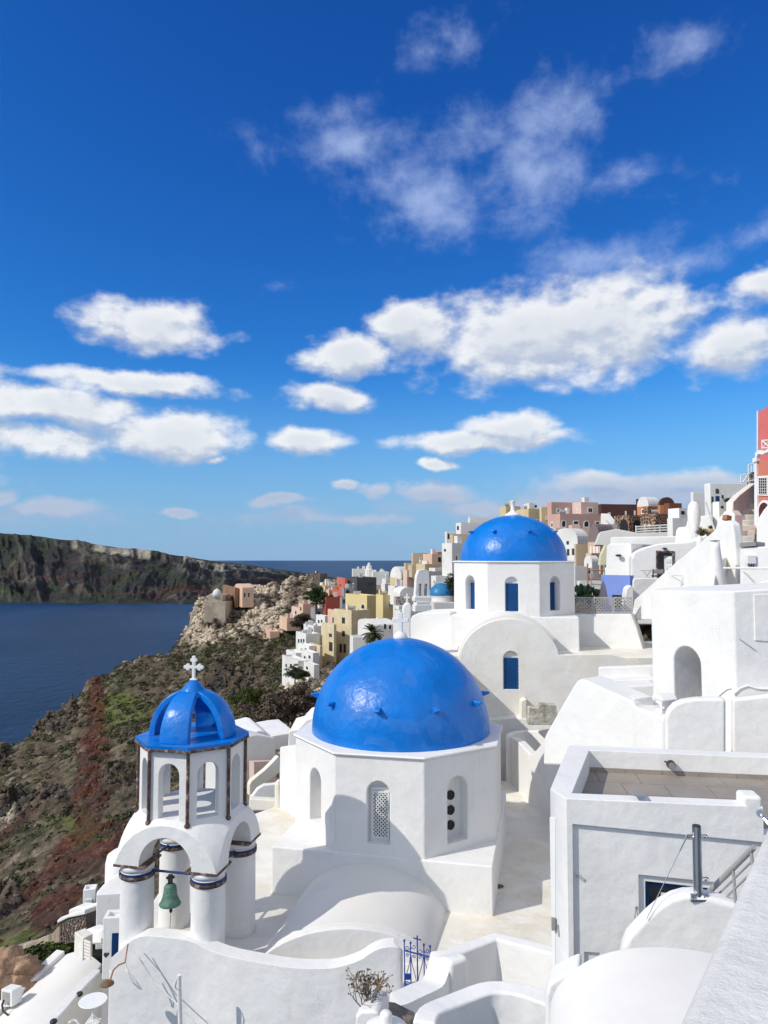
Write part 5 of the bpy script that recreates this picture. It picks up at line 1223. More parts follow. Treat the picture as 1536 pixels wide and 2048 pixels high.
# tapered chimneys
c = PY(1433, 1200, 25.5); ck = thing('tapered_chimney', 'tall tapered white chimney with a flat cap before the diagonal wall', 'chimney', c)
obj('flue', lathe(NB(), [(.40, -.8), (.36, .4), (.25, 1.1), (.17, 1.75), (.155, 1.98), (.0, 2.0)], c, 20), white, ck, smooth=True); obj('chimney_cap', lathe(NB(), [(0, 2.0), (.15, 2.01), (.16, 2.04), (0, 2.06)], c, 14), grey, ck)
c = PY(1389, 1068, 43); ck = thing('barrel_chimney', 'stout white barrel-shaped chimney near the flower pot', 'chimney', c)
obj('flue', lathe(NB(), [(.17, -.4), (.25, .3), (.35, .8), (.37, 1.3), (.30, 1.7), (.15, 1.88), (0, 1.9)], c, 20), white, ck, smooth=True)
rblk('step_wall', 'stepped white wall between the barrel chimney and the roof', [(1350, 1090), (1352, 1062), (1356, 1055), (1372, 1053), (1375, 1040), (1383, 1030), (1400, 1032), (1425, 1030), (1425, 1070), (1400, 1080), (1375, 1090)], line(1350, 45, 1425, 44), .8, cat='wall')
# white flue spike beside
c = PY(1400, 1095, 38); ck = thing('cone_chimney', 'small cone-shaped white chimney on the vaulted house roof', 'chimney', c); obj('flue', lathe(NB(), [(.22, -.3), (.16, .35), (.06, .62), (0, .64)], c, 14), white, ck, smooth=True)
# planter and plants
pt_ = thing('basket_planter', 'tan round planter with succulents on the white ledge', 'planter', PY(1422, 1072, 37)); c = PY(1422, 1072, 37)
obj('pot', lathe(NB(), [(.20, 0), (.25, .2), (.26, .36), (.22, .36), (0, .30)], c, 20), mat('tan_basket', (.50, .33, .17), .9, .15, 8, .4, 30), pt_, smooth=True)
def tuft(name, c, r, h, n, m, parent, seed, wd=.03, label=None, cat=None):
    g = random.Random(seed); bm = NB()
    for i in range(n):
        a = g.uniform(0, 6.28); t = g.uniform(.1, 1); d = Vector((math.cos(a)*t, math.sin(a)*t, g.uniform(.4, 1))); d.normalize(); L = h*g.uniform(.5, 1)
        p = Vector(c)+Vector((math.cos(a), math.sin(a), 0))*r*.3*g.random(); s = d.cross(Vector((0, 0, 1))).normalized()*wd; q = p+d*L*.6; e = p+d*L-Vector((0, 0, L*.25*t))
        v = [bm.verts.new(x) for x in (p-s*.5, p+s*.5, q+s, q-s, e)]; bm.faces.new(v[:4]); bm.faces.new((v[3], v[2], v[4]))
    o = obj(name, bm, m, parent, recalc=False); o['kind'] = 'stuff'
    if label: tag(o, label, cat)
    return o
tuft('succulents', c+Vector((0, 0, .35)), .25, .25, 60, cactus, pt_, 1, .035)
fp = thing('spiky_plant', 'spiky yellowish plant left of the tan round planter', 'plant', PY(1403, 1070, 37)); tuft('leaves', PY(1404, 1072, 37), .3, .6, 90, mat('dry_yellow_leaf', (.16, .14, .05), .7, .3, 8, 0), fp, 2, .03)
# leaning white pole
lp_ = thing('leaning_pole', 'long grey pole leaning above the tan planter', 'pole', PY(1428, 1060, 36)); obj('pole', bar(NB(), PY(1411, 1004, 36), PY(1429, 1060, 36), .05, 8), furn, lp_)
# terracotta chimney block
tbx = thing('clay_chimney_pot', 'broken terracotta chimney pot on the rounded wall by the steps', 'chimney pot', PY(1454, 1045, 28)); bm = NB(); box(bm, PY(1454, 1036, 28), (.26, .22, .2), .4, 0, .2); obj('pot', bm, terra, tbx, .02); bm = NB(); box(bm, PY(1457, 1043, 28), (.14, .14, .16)); obj('pot_foot', bm, brick, tbx)
# white houses on top
h, plL, plR = house('roof_terrace_house', 'white house with pointed arched window and blue door below the red building', 1412, 1420, 1512, 966, 1075, 72, white, 8, wins=[], parapet=.3, bev=.03)
for k in ((1431, 977, 1438, 987, True, glass), (1423, 993, 1427, 1006, False, glass), (1431, 992, 1439, 1006, False, blue_r), (1443, 990, 1447, 997, False, glass)):
    window(h, plR, k[0], k[1], k[2], k[3], None, k[5], 0, k[4], 'door' if k[5] == blue_r else 'window')
house('low_white_house', 'long low white house left of the pointed window house', 1384, 1386, 1424, 984, 1075, 76, white, 6, parapet=.3, bev=.03)
h, plL, plR = house('stepped_white_house', 'white house with open terrace right of the stone arcade', 1338, 1358, 1392, 1016, 1080, 70, white, 20, wins=[('R', 1362, 1022, 1369, 1029, 'w'), ('R', 1375, 1020, 1380, 1028, 'w')], parapet=.4)
house('terrace_white_house', 'low white terrace block below the stepped white house', 1336, 1345, 1400, 1036, 1085, 62, white, 14, parapet=.4)
house('chimney_house', 'white chimney block with dark vents left of the cream stair wall', 1430, 1438, 1470, 1003, 1085, 44, white, 20, parapet=0, wins=[('R', 1442, 1012, 1447, 1017, 'w')])
rblk('rounded_shoulder', 'white rounded shoulder wall under the chimney block', [(1425, 1110), (1430, 1060), (1438, 1035), (1450, 1022), (1462, 1020), (1470, 1030), (1470, 1110)], line(1425, 40, 1470, 39), .8)
# cream stair wall and steps
rblk('cream_stair_wall', 'tall cream wall along the left side of the upper steps', [(1466, 1100), (1467, 1004), (1480, 990), (1498, 976), (1511, 966), (1511, 1012), (1500, 1018), (1488, 1027), (1476, 1036), (1474, 1100)], line(1466, 42, 1511, 46), .4, white_y)
st = thing('outdoor_steps', 'cream concrete steps climbing between white walls towards the red building', 'steps', PY(1480, 1180, 27))
ns = 17
for i in range(ns):
    t = i/(ns-1); y = 1178-t*170; Y = 27+t*18; xl = 1440+t*45-(6 if i % 3 == 0 else 0); xr = 1492+t*28
    zt = PY(1480, y, Y).z; a_, b_ = XY(xl, Y), XY(xr, Y)
    obj('step', plan_prism(NB(), [a_, b_, b_+Vector((.15, 1.9)), a_+Vector((.15, 1.9))], zt, zt-.5), white_y, st, .03)
obj('stair_core', face_prism(NB(), [(*XY(1432, 26.5), -9), (*XY(1500, 26.5), -9), (*XY(1500, 26.5), PY(1480, 1190, 26.5).z), (*XY(1432, 26.5), PY(1480, 1190, 26.5).z)], (1, .5, 0)), white_y, st)
rblk('cement_curb_wall', 'lumpy cement-topped white wall along the left of the lower steps', [(1428, 1200), (1430, 1160), (1436, 1135), (1446, 1118), (1458, 1110), (1466, 1112), (1464, 1130), (1452, 1150), (1444, 1200)], line(1428, 25, 1466, 27.5), .5, cream)
rblk('right_swoop_wall', 'white swooping wall right of the upper steps', [(1512, 1130), (1512, 1052), (1516, 1036), (1526, 1020), (1540, 1004), (1600, 950), (1600, 1130)], line(1512, 31, 1600, 29), .6)
# boxy white room with electric box
eb = thing('service_room', 'white boxy room with an electric meter box right of the lower steps', 'house', PY(1500, 1150, 25))
pe = line(1480, 25.5, 1600, 24.5)
obj('walls', face_prism(NB(), [PP(x, y, pe) for x, y in [(1480, 1220), (1480, 1095), (1600, 1090), (1600, 1220)]], normal_back(pe)*3), white, eb, .05)
c = PP(1502, 1119, pe); obj('meter_box', box(NB(), c-normal_back(pe)*.08, (.30, .18, .30), -.05), furn, eb, .02)
for x in (1498, 1503, 1507): obj('conduit', bar(NB(), PP(x, 1127, pe)-normal_back(pe)*.04, PP(x+1, 1136, pe)-normal_back(pe)*.04, .014, 6), iron, eb)
obj('roof_drip', face_prism(NB(), [PP(x, y, pe)-normal_back(pe)*.06 for x, y in [(1480, 1086), (1512, 1083), (1512, 1092), (1480, 1094)]], normal_back(pe)*2.5), grey, eb)
rblk('white_beam', 'horizontal white beam across the lower steps', [(1446, 1138), (1446, 1134), (1600, 1134), (1600, 1139)], line(1446, 24.5, 1600, 23.5), .12, bevel=.02, cat='beam')
rblk('curved_awning_wall', 'low curved white wall at the right edge under the beam', [(1482, 1200), (1482, 1142), (1492, 1150), (1502, 1160), (1512, 1172), (1520, 1163), (1600, 1150), (1600, 1200)], line(1482, 23.8, 1600, 22.8), .4)

# red building at the right edge
rb = thing('red_building', 'tall rose red building with salmon front, white trim and barred window at the right edge', 'house', PY(1520, 1030, 40))
pr = line(1513, 41, 1640, 36); nr = normal_back(pr)
obj('lower_wall', face_prism(NB(), [PP(x, y, pr) for x, y in [(1513, 1120), (1513, 922), (1640, 900), (1640, 1120)]], nr*8), salmon, rb)
pr2 = line(1518, 45, 1640, 41)
obj('upper_wall', face_prism(NB(), [PP(x, y, pr2) for x, y in [(1517, 960), (1517, 822), (1524, 820), (1530, 818), (1534, 812), (1545, 800), (1640, 760), (1640, 960)]], normal_back(pr2)*8), redp, rb)
def trim(nm, pts_, pl, t=.10, m=None): return obj(nm, face_prism(NB(), [PP(x, y, pl)-normal_back(pl)*t for x, y in pts_], normal_back(pl)*(t+.02)), m or furn, rb)
trim('corner_trim', [(1512, 1120), (1512, 925), (1516, 922), (1518, 1010), (1518, 1120)], pr)
trim('cornice', [(1511, 926), (1511, 917), (1516, 915), (1516, 906), (1524, 900), (1532, 903), (1545, 896), (1560, 890), (1560, 900), (1540, 905), (1530, 909), (1522, 908), (1519, 914), (1519, 922)], pr, .18)
trim('upper_trim', [(1516, 905), (1516, 822), (1518, 822), (1518, 905)], pr2)
trim('string_course', [(1513, 958), (1513, 949), (1640, 946), (1640, 955)], pr, .05, salmon)
wf_ = trim('window', [(1517, 952), (1540, 951), (1540, 992), (1517, 991)], pr, .06)
obj('pane', face_prism(NB(), [PP(x, y, pr)-nr*.075 for x, y in [(1520.5, 956), (1536, 955), (1536, 988), (1520.5, 987)]], nr*.01), dark, wf_)
bm = NB()
for i in range(5): x = 1520.5+i*3.9; bar(bm, PP(x, 956, pr)-nr*.09, PP(x, 988, pr)-nr*.09, .015, 4)
for i in range(7): y = 956+i*5.3; bar(bm, PP(1520, y, pr)-nr*.095, PP(1537, y, pr)-nr*.095, .015, 4)
o = obj('window_bars', bm, white_f, wf_)
aw_ = obj('arched_door', face_prism(NB(), arch_pts(pr, 1518, 1000, 1545, 1045, 12), -nr*.08), furn, rb)
obj('door_opening', face_prism(NB(), [p-nr*.06 for p in arch_pts(pr, 1521.5, 1005, 1541.5, 1045, 12)], -nr*.04), mat('oxblood', (.10, .02, .02), .7, .2, 2, 0), aw_)
bl_ = line(1524, 42.5, 1600, 40)
rai = thing('balcony_railing', 'white cross-braced balcony railing on the red building', 'railing', PY(1530, 896, 42))
for p, q in (((1524, 880), (1524, 898)), ((1524, 881), (1560, 879)), ((1524, 896), (1560, 895)), ((1525, 882), (1540, 895)), ((1540, 881), (1525, 895)), ((1540, 880), (1540, 897)), ((1541, 881), (1556, 894)), ((1556, 880), (1541, 895))):
    obj('rail', bar(NB(), PP(*p, bl_), PP(*q, bl_), .035, 5), furn, rai)
wr = thing('roof_railing', 'white wire railings on the roof beside the red building', 'railing', PY(1500, 965, 60))
for p, q in (((1482, 950), (1482, 966)), ((1482, 951), (1500, 947)), ((1497, 928), (1497, 965)), ((1497, 930), (1511, 926)), ((1482, 965), (1510, 960)), ((1486, 952), (1496, 964)), ((1496, 949), (1486, 965)), ((1503, 930), (1503, 945)), ((1508, 928), (1508, 944))):
    obj('rail', bar(NB(), PY(*p, 60), PY(*q, 60), .05, 5), furn, wr)
house('stone_annex', 'small rubble stone annex left of the red building', 1499, 1501, 1513, 944, 985, 62, stone_b, 10, parapet=0)

# ================================================================ skyline houses along the ridge
H = house
H('pale_block', 'pale yellow house with small dome left on the skyline', 1000, 1012, 1042, 1012, 1060, 128, sand, 18, chim=((1050, 1008, 1066, 1017, 0, white_f),))
H('sand_house', 'wide sand-coloured flat-roofed house on the skyline', 1033, 1057, 1086, 1017, 1065, 122, sand, 18, wins=[('R', 1072, 1038, 1080, 1046, 'aw')])
H('white_roof_house', 'white rooftop room on the sand-coloured skyline house', 1054, 1056, 1073, 1006, 1030, 125, white_f, 12, wins=[('R', 1069, 1010, 1074, 1015, 'w')], parapet=.2)
H('pale_yellow_house', 'narrow pale yellow house between sand and pink skyline houses', 1080, 1083, 1098, 1014, 1060, 119, sand, 12, wins=[('R', 1091, 1033, 1095, 1040, 'wf')])
H('pink_upper_house', 'upper storey of the dusty pink house with white framed windows', 1094, 1103, 1148, 1004, 1040, 118, pink, 18, wins=[('R', 1113, 1017, 1122, 1026, 'wf'), ('R', 1129, 1017, 1138, 1026, 'wf')])
H('pink_pale_house', 'pale pink upper house with one white framed window', 1146, 1162, 1198, 1004, 1040, 117, pinkpale, 22, wins=[('L', 1153, 1017, 1156, 1026, 'wf'), ('R', 1175, 1015, 1186, 1026, 'wf')])
H('pink_lower_house', 'wide lower pink house with arched white framed windows', 1096, 1120, 1205, 1027, 1085, 112, pink, 20, wins=[('L', 1102, 1044, 1107, 1056, 'wf'), ('R', 1122, 1040, 1133, 1056, 'aw'), ('R', 1146, 1041, 1158, 1050, 'wf'), ('R', 1167, 1041, 1179, 1056, 'aw'), ('R', 1190, 1042, 1200, 1057, 'd')])
rblk('ridge_stair_wall', 'white stair parapets slanting right of the pink house', [(1200, 1070), (1202, 1027), (1208, 1027), (1232, 1055), (1232, 1072)], line(1200, 106, 1232, 102), .8, white_f, 0)
rblk('ridge_stair_wall_front', 'second thinner white stair parapet beside the pink house', [(1212, 1075), (1206, 1042), (1210, 1041), (1236, 1068), (1236, 1075)], line(1206, 102, 1236, 100), .6, white_f, 0)
H('maroon_house', 'long dark maroon house on the skyline', 1196, 1202, 1278, 1008, 1065, 124, maroon, 10, wins=[('R', 1216, 1025, 1221, 1034, 'wf'), ('R', 1250, 1022, 1253, 1032, 'wf'), ('R', 1268, 1021, 1271, 1032, 'wf')], chim=((1273, 998, 1278, 1009, 0, maroon),))
H('orange_vault_house', 'orange house with white vaulted roof on the skyline', 1276, 1297, 1322, 1012, 1060, 112, orange, 24, vault=('L', 1.5, white_f), wins=[('L', 1283, 1018, 1290, 1028, 'wf'), ('R', 1304, 1017, 1310, 1026, 'w')])
H('orange_dome_house', 'orange house with broad brown half-round gable', 1318, 1320, 1352, 1010, 1055, 110, orange, 10, vault=('R', 1.2, maroon), wins=[])
H('brown_house', 'dark reddish brown house at the right end of the orange group', 1330, 1338, 1366, 1006, 1055, 106, mat('russet_plaster', (.20, .075, .045), .85, .08, .4, 0), 14, wins=[('R', 1345, 1018, 1349, 1023, 'w')])
H('stone_arcade', 'orange and dark stone house with arched doorways', 1230, 1258, 1283, 1030, 1078, 98, stone_o, 22, wins=[('L', 1240, 1038, 1256, 1064, 'a'), ('R', 1268, 1040, 1281, 1064, 'a')])
H('stone_house', 'square house of dark stones set in orange mortar', 1282, 1311, 1339, 1027, 1078, 94, stone_o, 30, wins=[('L', 1288, 1049, 1291, 1053, 'wf'), ('L', 1296, 1049, 1301, 1053, 'wf')])
rtab = thing('terrace_tables', 'dark terrace table and rail in front of the square stone house', 'table', PY(1310, 1060, 88))
obj('tabletop', box(NB(), PY(1313, 1052, 88), (2.6, .8, .12)), darkwood, rtab)
for x in (1302, 1313, 1324): obj('leg', bar(NB(), PY(x, 1052, 88), PY(x+2, 1063, 88), .07, 5), darkwood, rtab)
rr_ = thing('white_roof_rails', 'white horizontal rails on the terrace below the stone house', 'railing', PY(1305, 1060, 86))
for y in (1051, 1056, 1061): obj('rail', bar(NB(), PY(1272, y+3, 86), PY(1338, y-1, 86), .09, 5), furn, rr_)
for x in (1272, 1290, 1320, 1338): obj('post', bar(NB(), PY(x, 1051, 86), PY(x, 1070, 86), .07, 5), furn, rr_)
H('peach_terrace_house', 'long low peach house under the pink house', 1108, 1112, 1188, 1056, 1090, 100, peach, 8, wins=[('R', 1167, 1067, 1172, 1072, 'wf')], chim=((1140, 1050, 1158, 1060, 0, peach),))
H('white_arch_house', 'white house with curved parapet right of the farther dome', 1106, 1155, 1178, 1078, 1140, 84, white_f, 34, wins=[('L', 1133, 1082, 1138, 1089, 'w'), ('L', 1134, 1098, 1139, 1111, 'w'), ('L', 1144, 1097, 1149, 1110, 'w'), ('L', 1125, 1100, 1128, 1108, 'w')], vault=('L', 1.3, white_f))
H('tan_wall_house', 'tan weathered house wall right of the white curved house', 1150, 1152, 1177, 1088, 1150, 82, beige, 8, parapet=.2)
H('peach_chapel', 'peach chapel front with balcony and long mauve-grey vault', 1176, 1200, 1232, 1084, 1150, 80, peach, 36, vault=('L', 2.0, greyroof), wins=[('L', 1180, 1093, 1184, 1108, 'wf'), ('L', 1187, 1093, 1191, 1108, 'wf'), ('L', 1193, 1094, 1197, 1108, 'wf')])
obj('balcony', box(NB(), PY(1187, 1111, 78.5), (1.4, .8, .5), .5), peach, COL.objects['peach_chapel'])
H('mauve_vault_house', 'mauve-grey vaulted roof house behind the long white roof', 1190, 1195, 1262, 1080, 1110, 88, pinkpale, 6, vault=('R', 1.0, greyroof))
H('tiny_white_chapel', 'tiny white chapel with arched doorway below the peach chapel', 1168, 1184, 1198, 1125, 1165, 64, white_f, 26, vault=('L', .6, white_f), wins=[('L', 1175, 1136, 1182, 1150, 'a')])
H('alley_white_wall', 'plain white wall block right of the farther church drum', 1140, 1150, 1176, 1133, 1200, 56, white_f, 14, parapet=.2)
H('alley_white_low', 'small bright white low house behind the cactus', 1158, 1160, 1202, 1162, 1200, 46, white_f, 8, parapet=.2)
# left of the farther dome
H('grey_shade_house', 'long pale grey roof house behind the farther dome left side', 936, 940, 1000, 1036, 1080, 120, white_f, 8, chim=((938, 1033, 946, 1044, 0, white_f),))
H('white_colonnade', 'white house with open colonnade on its roof terrace', 890, 893, 916, 1063, 1100, 112, white_f, 10, parapet=.6, wins=[('R', 895, 1067, 899, 1078, 'w'), ('R', 902, 1067, 906, 1078, 'w')])
H('white_terraces', 'stacked white terraced house left of the farther dome', 912, 922, 960, 1045, 1100, 110, white_f, 16, wins=[('L', 914, 1052, 918, 1060, 'w')])
H('tan_terraces', 'tan shaded house between white terraces left of the farther dome', 900, 906, 950, 1068, 1120, 104, beige, 12)
H('white_tall_house', 'tall white house with brown pipes left of the farther church drum', 884, 904, 940, 1086, 1180, 92, white_f, 26, wins=[('L', 888, 1098, 892, 1103, 'w'), ('R', 912, 1112, 914, 1130, 'w')])
H('beige_flat_house', 'beige flat-roofed house with white edge on the village slope', 823, 826, 856, 1106, 1140, 150, beige, 8, wins=[('R', 839, 1115, 843, 1127, 'wf')])
H('small_tan_block', 'small tan block at the sea edge of the village', 808, 811, 824, 1126, 1150, 156, sand, 10)
H('peach_stack_house', 'peach and coral stacked house near the village top', 846, 864, 890, 1108, 1150, 138, peach, 20, wins=[('R', 876, 1114, 882, 1124, 'a')], chim=((872, 1104, 884, 1110, 0, coral),))
H('cream_step_house', 'cream stepped house under the beige flat-roofed house', 832, 850, 880, 1128, 1165, 128, sand, 24)
H('cream_step_low', 'lower cream house with long shaded side below the stepped house', 858, 870, 892, 1136, 1175, 118, white_f, 20, wins=[('L', 860, 1142, 864, 1148, 'w')])
H('white_church_far', 'white flat church building on the far edge of the village', 704, 706, 745, 1138, 1170, 232, white_f, 6)
ft_ = thing('far_bell_tower', 'tiny tiered white bell tower on the far edge of the village', 'bell tower', PY(738, 1140, 230)); c = PY(738, 1140, 230)
obj('tier', lathe(NB(), [(1.3, -4), (1.3, .2), (.9, .3), (.9, 1.2), (.5, 1.4), (.45, 2.0), (0, 2.4)], c, 12), white_f, ft_)
H('white_low_far', 'long low white building right of the far bell tower', 742, 746, 778, 1144, 1170, 224, white_f, 6)
# charcoal, coral, brick and yellow houses
H('charcoal_house', 'dark charcoal grey house in the village centre', 695, 714, 753, 1155, 1215, 186, greyd, 20, wins=[('L', 699, 1166, 702, 1180, 'wf'), ('L', 705, 1166, 708, 1180, 'wf'), ('R', 737, 1165, 740, 1171, 'w'), ('R', 743, 1164, 746, 1170, 'w')])
H('coral_tower_house', 'narrow coral house left of the charcoal house', 674, 690, 694, 1157, 1205, 190, coral, 12, wins=[('L', 679, 1168, 682, 1173, 'w')])
H('coral_low_house', 'low coral house at the foot of the narrow coral house', 664, 684, 692, 1185, 1225, 182, coral, 14)
H('brick_red_house', 'dark brick red house above the yellow tower house', 646, 652, 688, 1194, 1240, 176, brick, 14, wins=[('L', 648, 1199, 651, 1208, 'w')])
H('grey_small_house', 'small grey house beside the brick red house', 680, 684, 693, 1196, 1225, 172, grey, 10, wins=[('R', 686, 1199, 690, 1207, 'w')])
H('yellow_upper_house', 'wide yellow upper house with one blue arched window', 691, 734, 756, 1191, 1260, 156, yellow, 30, wins=[('L', 722, 1207, 730, 1219, 'aw')])
H('yellow_round_house', 'yellow house with one blue shutter right of the wide yellow house', 752, 766, 788, 1190, 1250, 150, yellow, 26, wins=[('R', 776, 1202, 780, 1215, 'db')])
h, plL, plR = H('yellow_tower_house', 'tall weathered yellow tower house with rows of dark windows', 668, 703, 740, 1221, 1420, 142, yellow_w, 38, wins=[('L', 684, 1235, 690, 1247, 'w'), ('L', 684, 1262, 690, 1273, 'w'), ('L', 679, 1288, 684, 1305, 'w'), ('L', 687, 1288, 692, 1306, 'w')])
H('yellow_side_house', 'weathered yellow house step with two windows left of the tower house', 643, 668, 672, 1249, 1420, 141, yellow_w, 30, wins=[('L', 658, 1267, 664, 1274, 'w'), ('L', 658, 1284, 665, 1302, 'w')])
H('yellow_base_house', 'low weathered yellow base at the cliff left of the tower house', 619, 640, 646, 1292, 1420, 138, yellow_w, 26)
H('peach_slot_house', 'narrow peach house between white cubes and yellow tower house', 656, 669, 672, 1221, 1290, 148, peach, 20, wins=[('L', 665, 1235, 668, 1246, 'w')])
H('cube_house', 'upper white cube house left of the peach house', 632, 650, 660, 1232, 1290, 156, white_f, 30, wins=[('L', 636, 1240, 639, 1246, 'w'), ('L', 642, 1240, 645, 1246, 'w')])
# white cliff hotel: stacked cubes
for i, (xl, xc, xr, yt, yb, Y, ws, lab) in enumerate((
    (608, 627, 650, 1252, 1320, 148, [(612, 1259, 615, 1268), (618, 1259, 621, 1268), (623, 1259, 626, 1268)], 'top white cube of the cliff hotel with three windows'),
    (593, 612, 640, 1268, 1340, 144, [(596, 1278, 599, 1287), (601, 1278, 604, 1287), (606, 1278, 609, 1287)], 'second white cube of the cliff hotel stepping down'),
    (598, 618, 632, 1292, 1360, 139, [(602, 1297, 605, 1303), (610, 1296, 613, 1304)], 'middle white cube of the cliff hotel'),
    (604, 626, 640, 1306, 1380, 134, [(608, 1312, 611, 1318), (617, 1311, 621, 1317)], 'lower white cube of the cliff hotel beside the yellow base'),
    (574, 592, 612, 1306, 1380, 139, [(578, 1310, 582, 1318)], 'small grey-white cube with arch left of the cliff hotel'),
    (566, 596, 620, 1322, 1385, 130, [(571, 1328, 574, 1334), (580, 1328, 584, 1335)], 'white terrace cube at the foot of the cliff hotel'),
    (608, 628, 640, 1330, 1400, 126, [(612, 1333, 616, 1339)], 'lowest white cube of the cliff hotel'))):
    H('cliff_hotel_cube', lab, xl, xc, xr, yt, yb, Y, white_f, 26, wins=[('L',)+w_+('w',) for w_ in ws], group='white cubes of the cliff hotel', parapet=.3)
H('curved_white_house', 'white curved-roof house with square windows behind the palm', 716, 745, 790, 1252, 1300, 120, white_f, 20, wins=[('R', 768, 1248, 772, 1258, 'w'), ('R', 776, 1249, 784, 1260, 'wf')], vault=('L', .8, white_f))
H('white_vault_house', 'low white house in front of the palm beside the tower house', 700, 706, 735, 1275, 1330, 112, white_f, 10)
H('cream_dome_chapel', 'cream vaulted chapel with dark door above the yellow houses', 780, 803, 830, 1156, 1200, 158, sand, 30, vault=('L', 2.4, white_f), wins=[('L', 793, 1157, 800, 1170, 'd')])
H('cream_chapel_base', 'cream house in front of the vaulted chapel', 776, 790, 826, 1172, 1210, 148, white_f, 20)
H('white_mid_house', 'bright white house between charcoal house and chapel', 764, 772, 800, 1158, 1210, 170, white_f, 18, wins=[('R', 780, 1166, 783, 1171, 'w')])
H('stone_mid_house', 'grey rubble stone house right of the yellow houses', 788, 792, 834, 1194, 1260, 128, stone_g, 10, wins=[('R', 800, 1206, 804, 1215, 'a'), ('R', 812, 1206, 815, 1215, 'a')])
H('white_vault_mid', 'long white vaulted roof above the rubble stone house', 786, 800, 834, 1188, 1215, 132, white_f, 14, vault=('R', 1.2, white_f))
H('white_arch_mid', 'white house with arched openings below the rubble stone house', 786, 800, 832, 1222, 1290, 100, white_f, 20, wins=[('R', 806, 1228, 811, 1240, 'a')])
H('grey_wall_mid', 'pale grey wall house below the small blue dome', 862, 868, 910, 1206, 1260, 56, white_f, 8, wins=[('R', 885, 1219, 889, 1224, 'w'), ('R', 897, 1219, 901, 1224, 'w')])
H('white_slope_house', 'white house with sloping parapets above the small blue dome', 862, 872, 905, 1152, 1200, 92, white_f, 16, wins=[('L', 867, 1162, 870, 1167, 'w')])
H('pinkish_low_house', 'low pale pink house on the cliff left of the brick red house', 584, 600, 628, 1216, 1250, 205, pinkpale, 24, wins=[('L', 590, 1222, 593, 1228, 'w')])
H('peach_ledge_house', 'peach ledge house below the ruined cliff caves', 560, 574, 606, 1236, 1262, 200, peach, 20)
H('coral_ledge_house', 'coral ledge house under the ruined cliff caves', 528, 540, 560, 1263, 1280, 205, peach, 16)
H('cream_ledge_house', 'cream house behind the olive tree near the coral houses', 640, 650, 676, 1172, 1205, 200, sand, 20, wins=[('L', 644, 1178, 647, 1183, 'w')])
wv = thing('white_vault_roof', 'white rounded vault roof on the cliff behind the olive tree', 'vault roof', PY(628, 1205, 205))
P = [PY(614+25*(1-math.cos(math.pi*i/12))/2, 1206-19*math.sin(math.pi*i/12), 205) for i in range(13)]
obj('vault', face_prism(NB(), P, (3, 6, 0)), white_f, wv)
# castle ruins on the headland
ca_ = thing('castle_chapel', 'cream ruined castle chapel with a small white dome on the headland', 'chapel', PY(430, 1200, 240))
rb_m = mat('ruin_plaster', (.46, .40, .32), .95, .15, .3, 0, tint=(.30, .24, .18), tscale=.25, tamt=.8)
for (xl, xr, yt, yb, Y) in ((410, 452, 1204, 1250, 238), (416, 446, 1190, 1206, 240), (442, 460, 1192, 1230, 243)):
    a, b = XY(xl, Y), XY(xr, Y); z1, z0 = PY(xl, yt, Y).z, PY(xl, yb, Y).z
    obj('walls', plan_prism(NB(), [a, b, b+Vector((1, 7)), a+Vector((1, 7))], z1, z0-6), rb_m if xl < 430 else mat('dark_ruin', (.22, .15, .10), .95, .2, .4, 0), ca_)
c = PY(434, 1187, 241); obj('dome', lathe(NB(), [(1.5, -1.2), (1.5, .0), (1.25, .7), (.75, 1.25), (.2, 1.5), (0, 1.9)], c, 16), mat('pale_dome', (.62, .64, .62), .8, .05, 1, 0), ca_, smooth=True)
H('ruin_orange_house', 'orange and brown ruined house beside the castle chapel', 446, 470, 478, 1176, 1215, 243, mat('russet_ruin', (.26, .15, .09), .95, .2, .3, 0), 20, parapet=0)
H('ruin_gable_house', 'peach gabled house with columns beside the castle chapel', 470, 485, 508, 1176, 1215, 240, peach, 24, wins=[('L', 473, 1184, 476, 1193, 'w'), ('R', 488, 1186, 491, 1194, 'w'), ('R', 496, 1186, 499, 1194, 'w')], parapet=0, vault=('L', 1.2, peach))
H('ruin_top_wall', 'dark rubble ruin wall on top of the headland', 618, 640, 655, 1147, 1185, 250, mat('dark_rubble', (.12, .10, .085), .95, .3, .6, 0), 20, parapet=0)

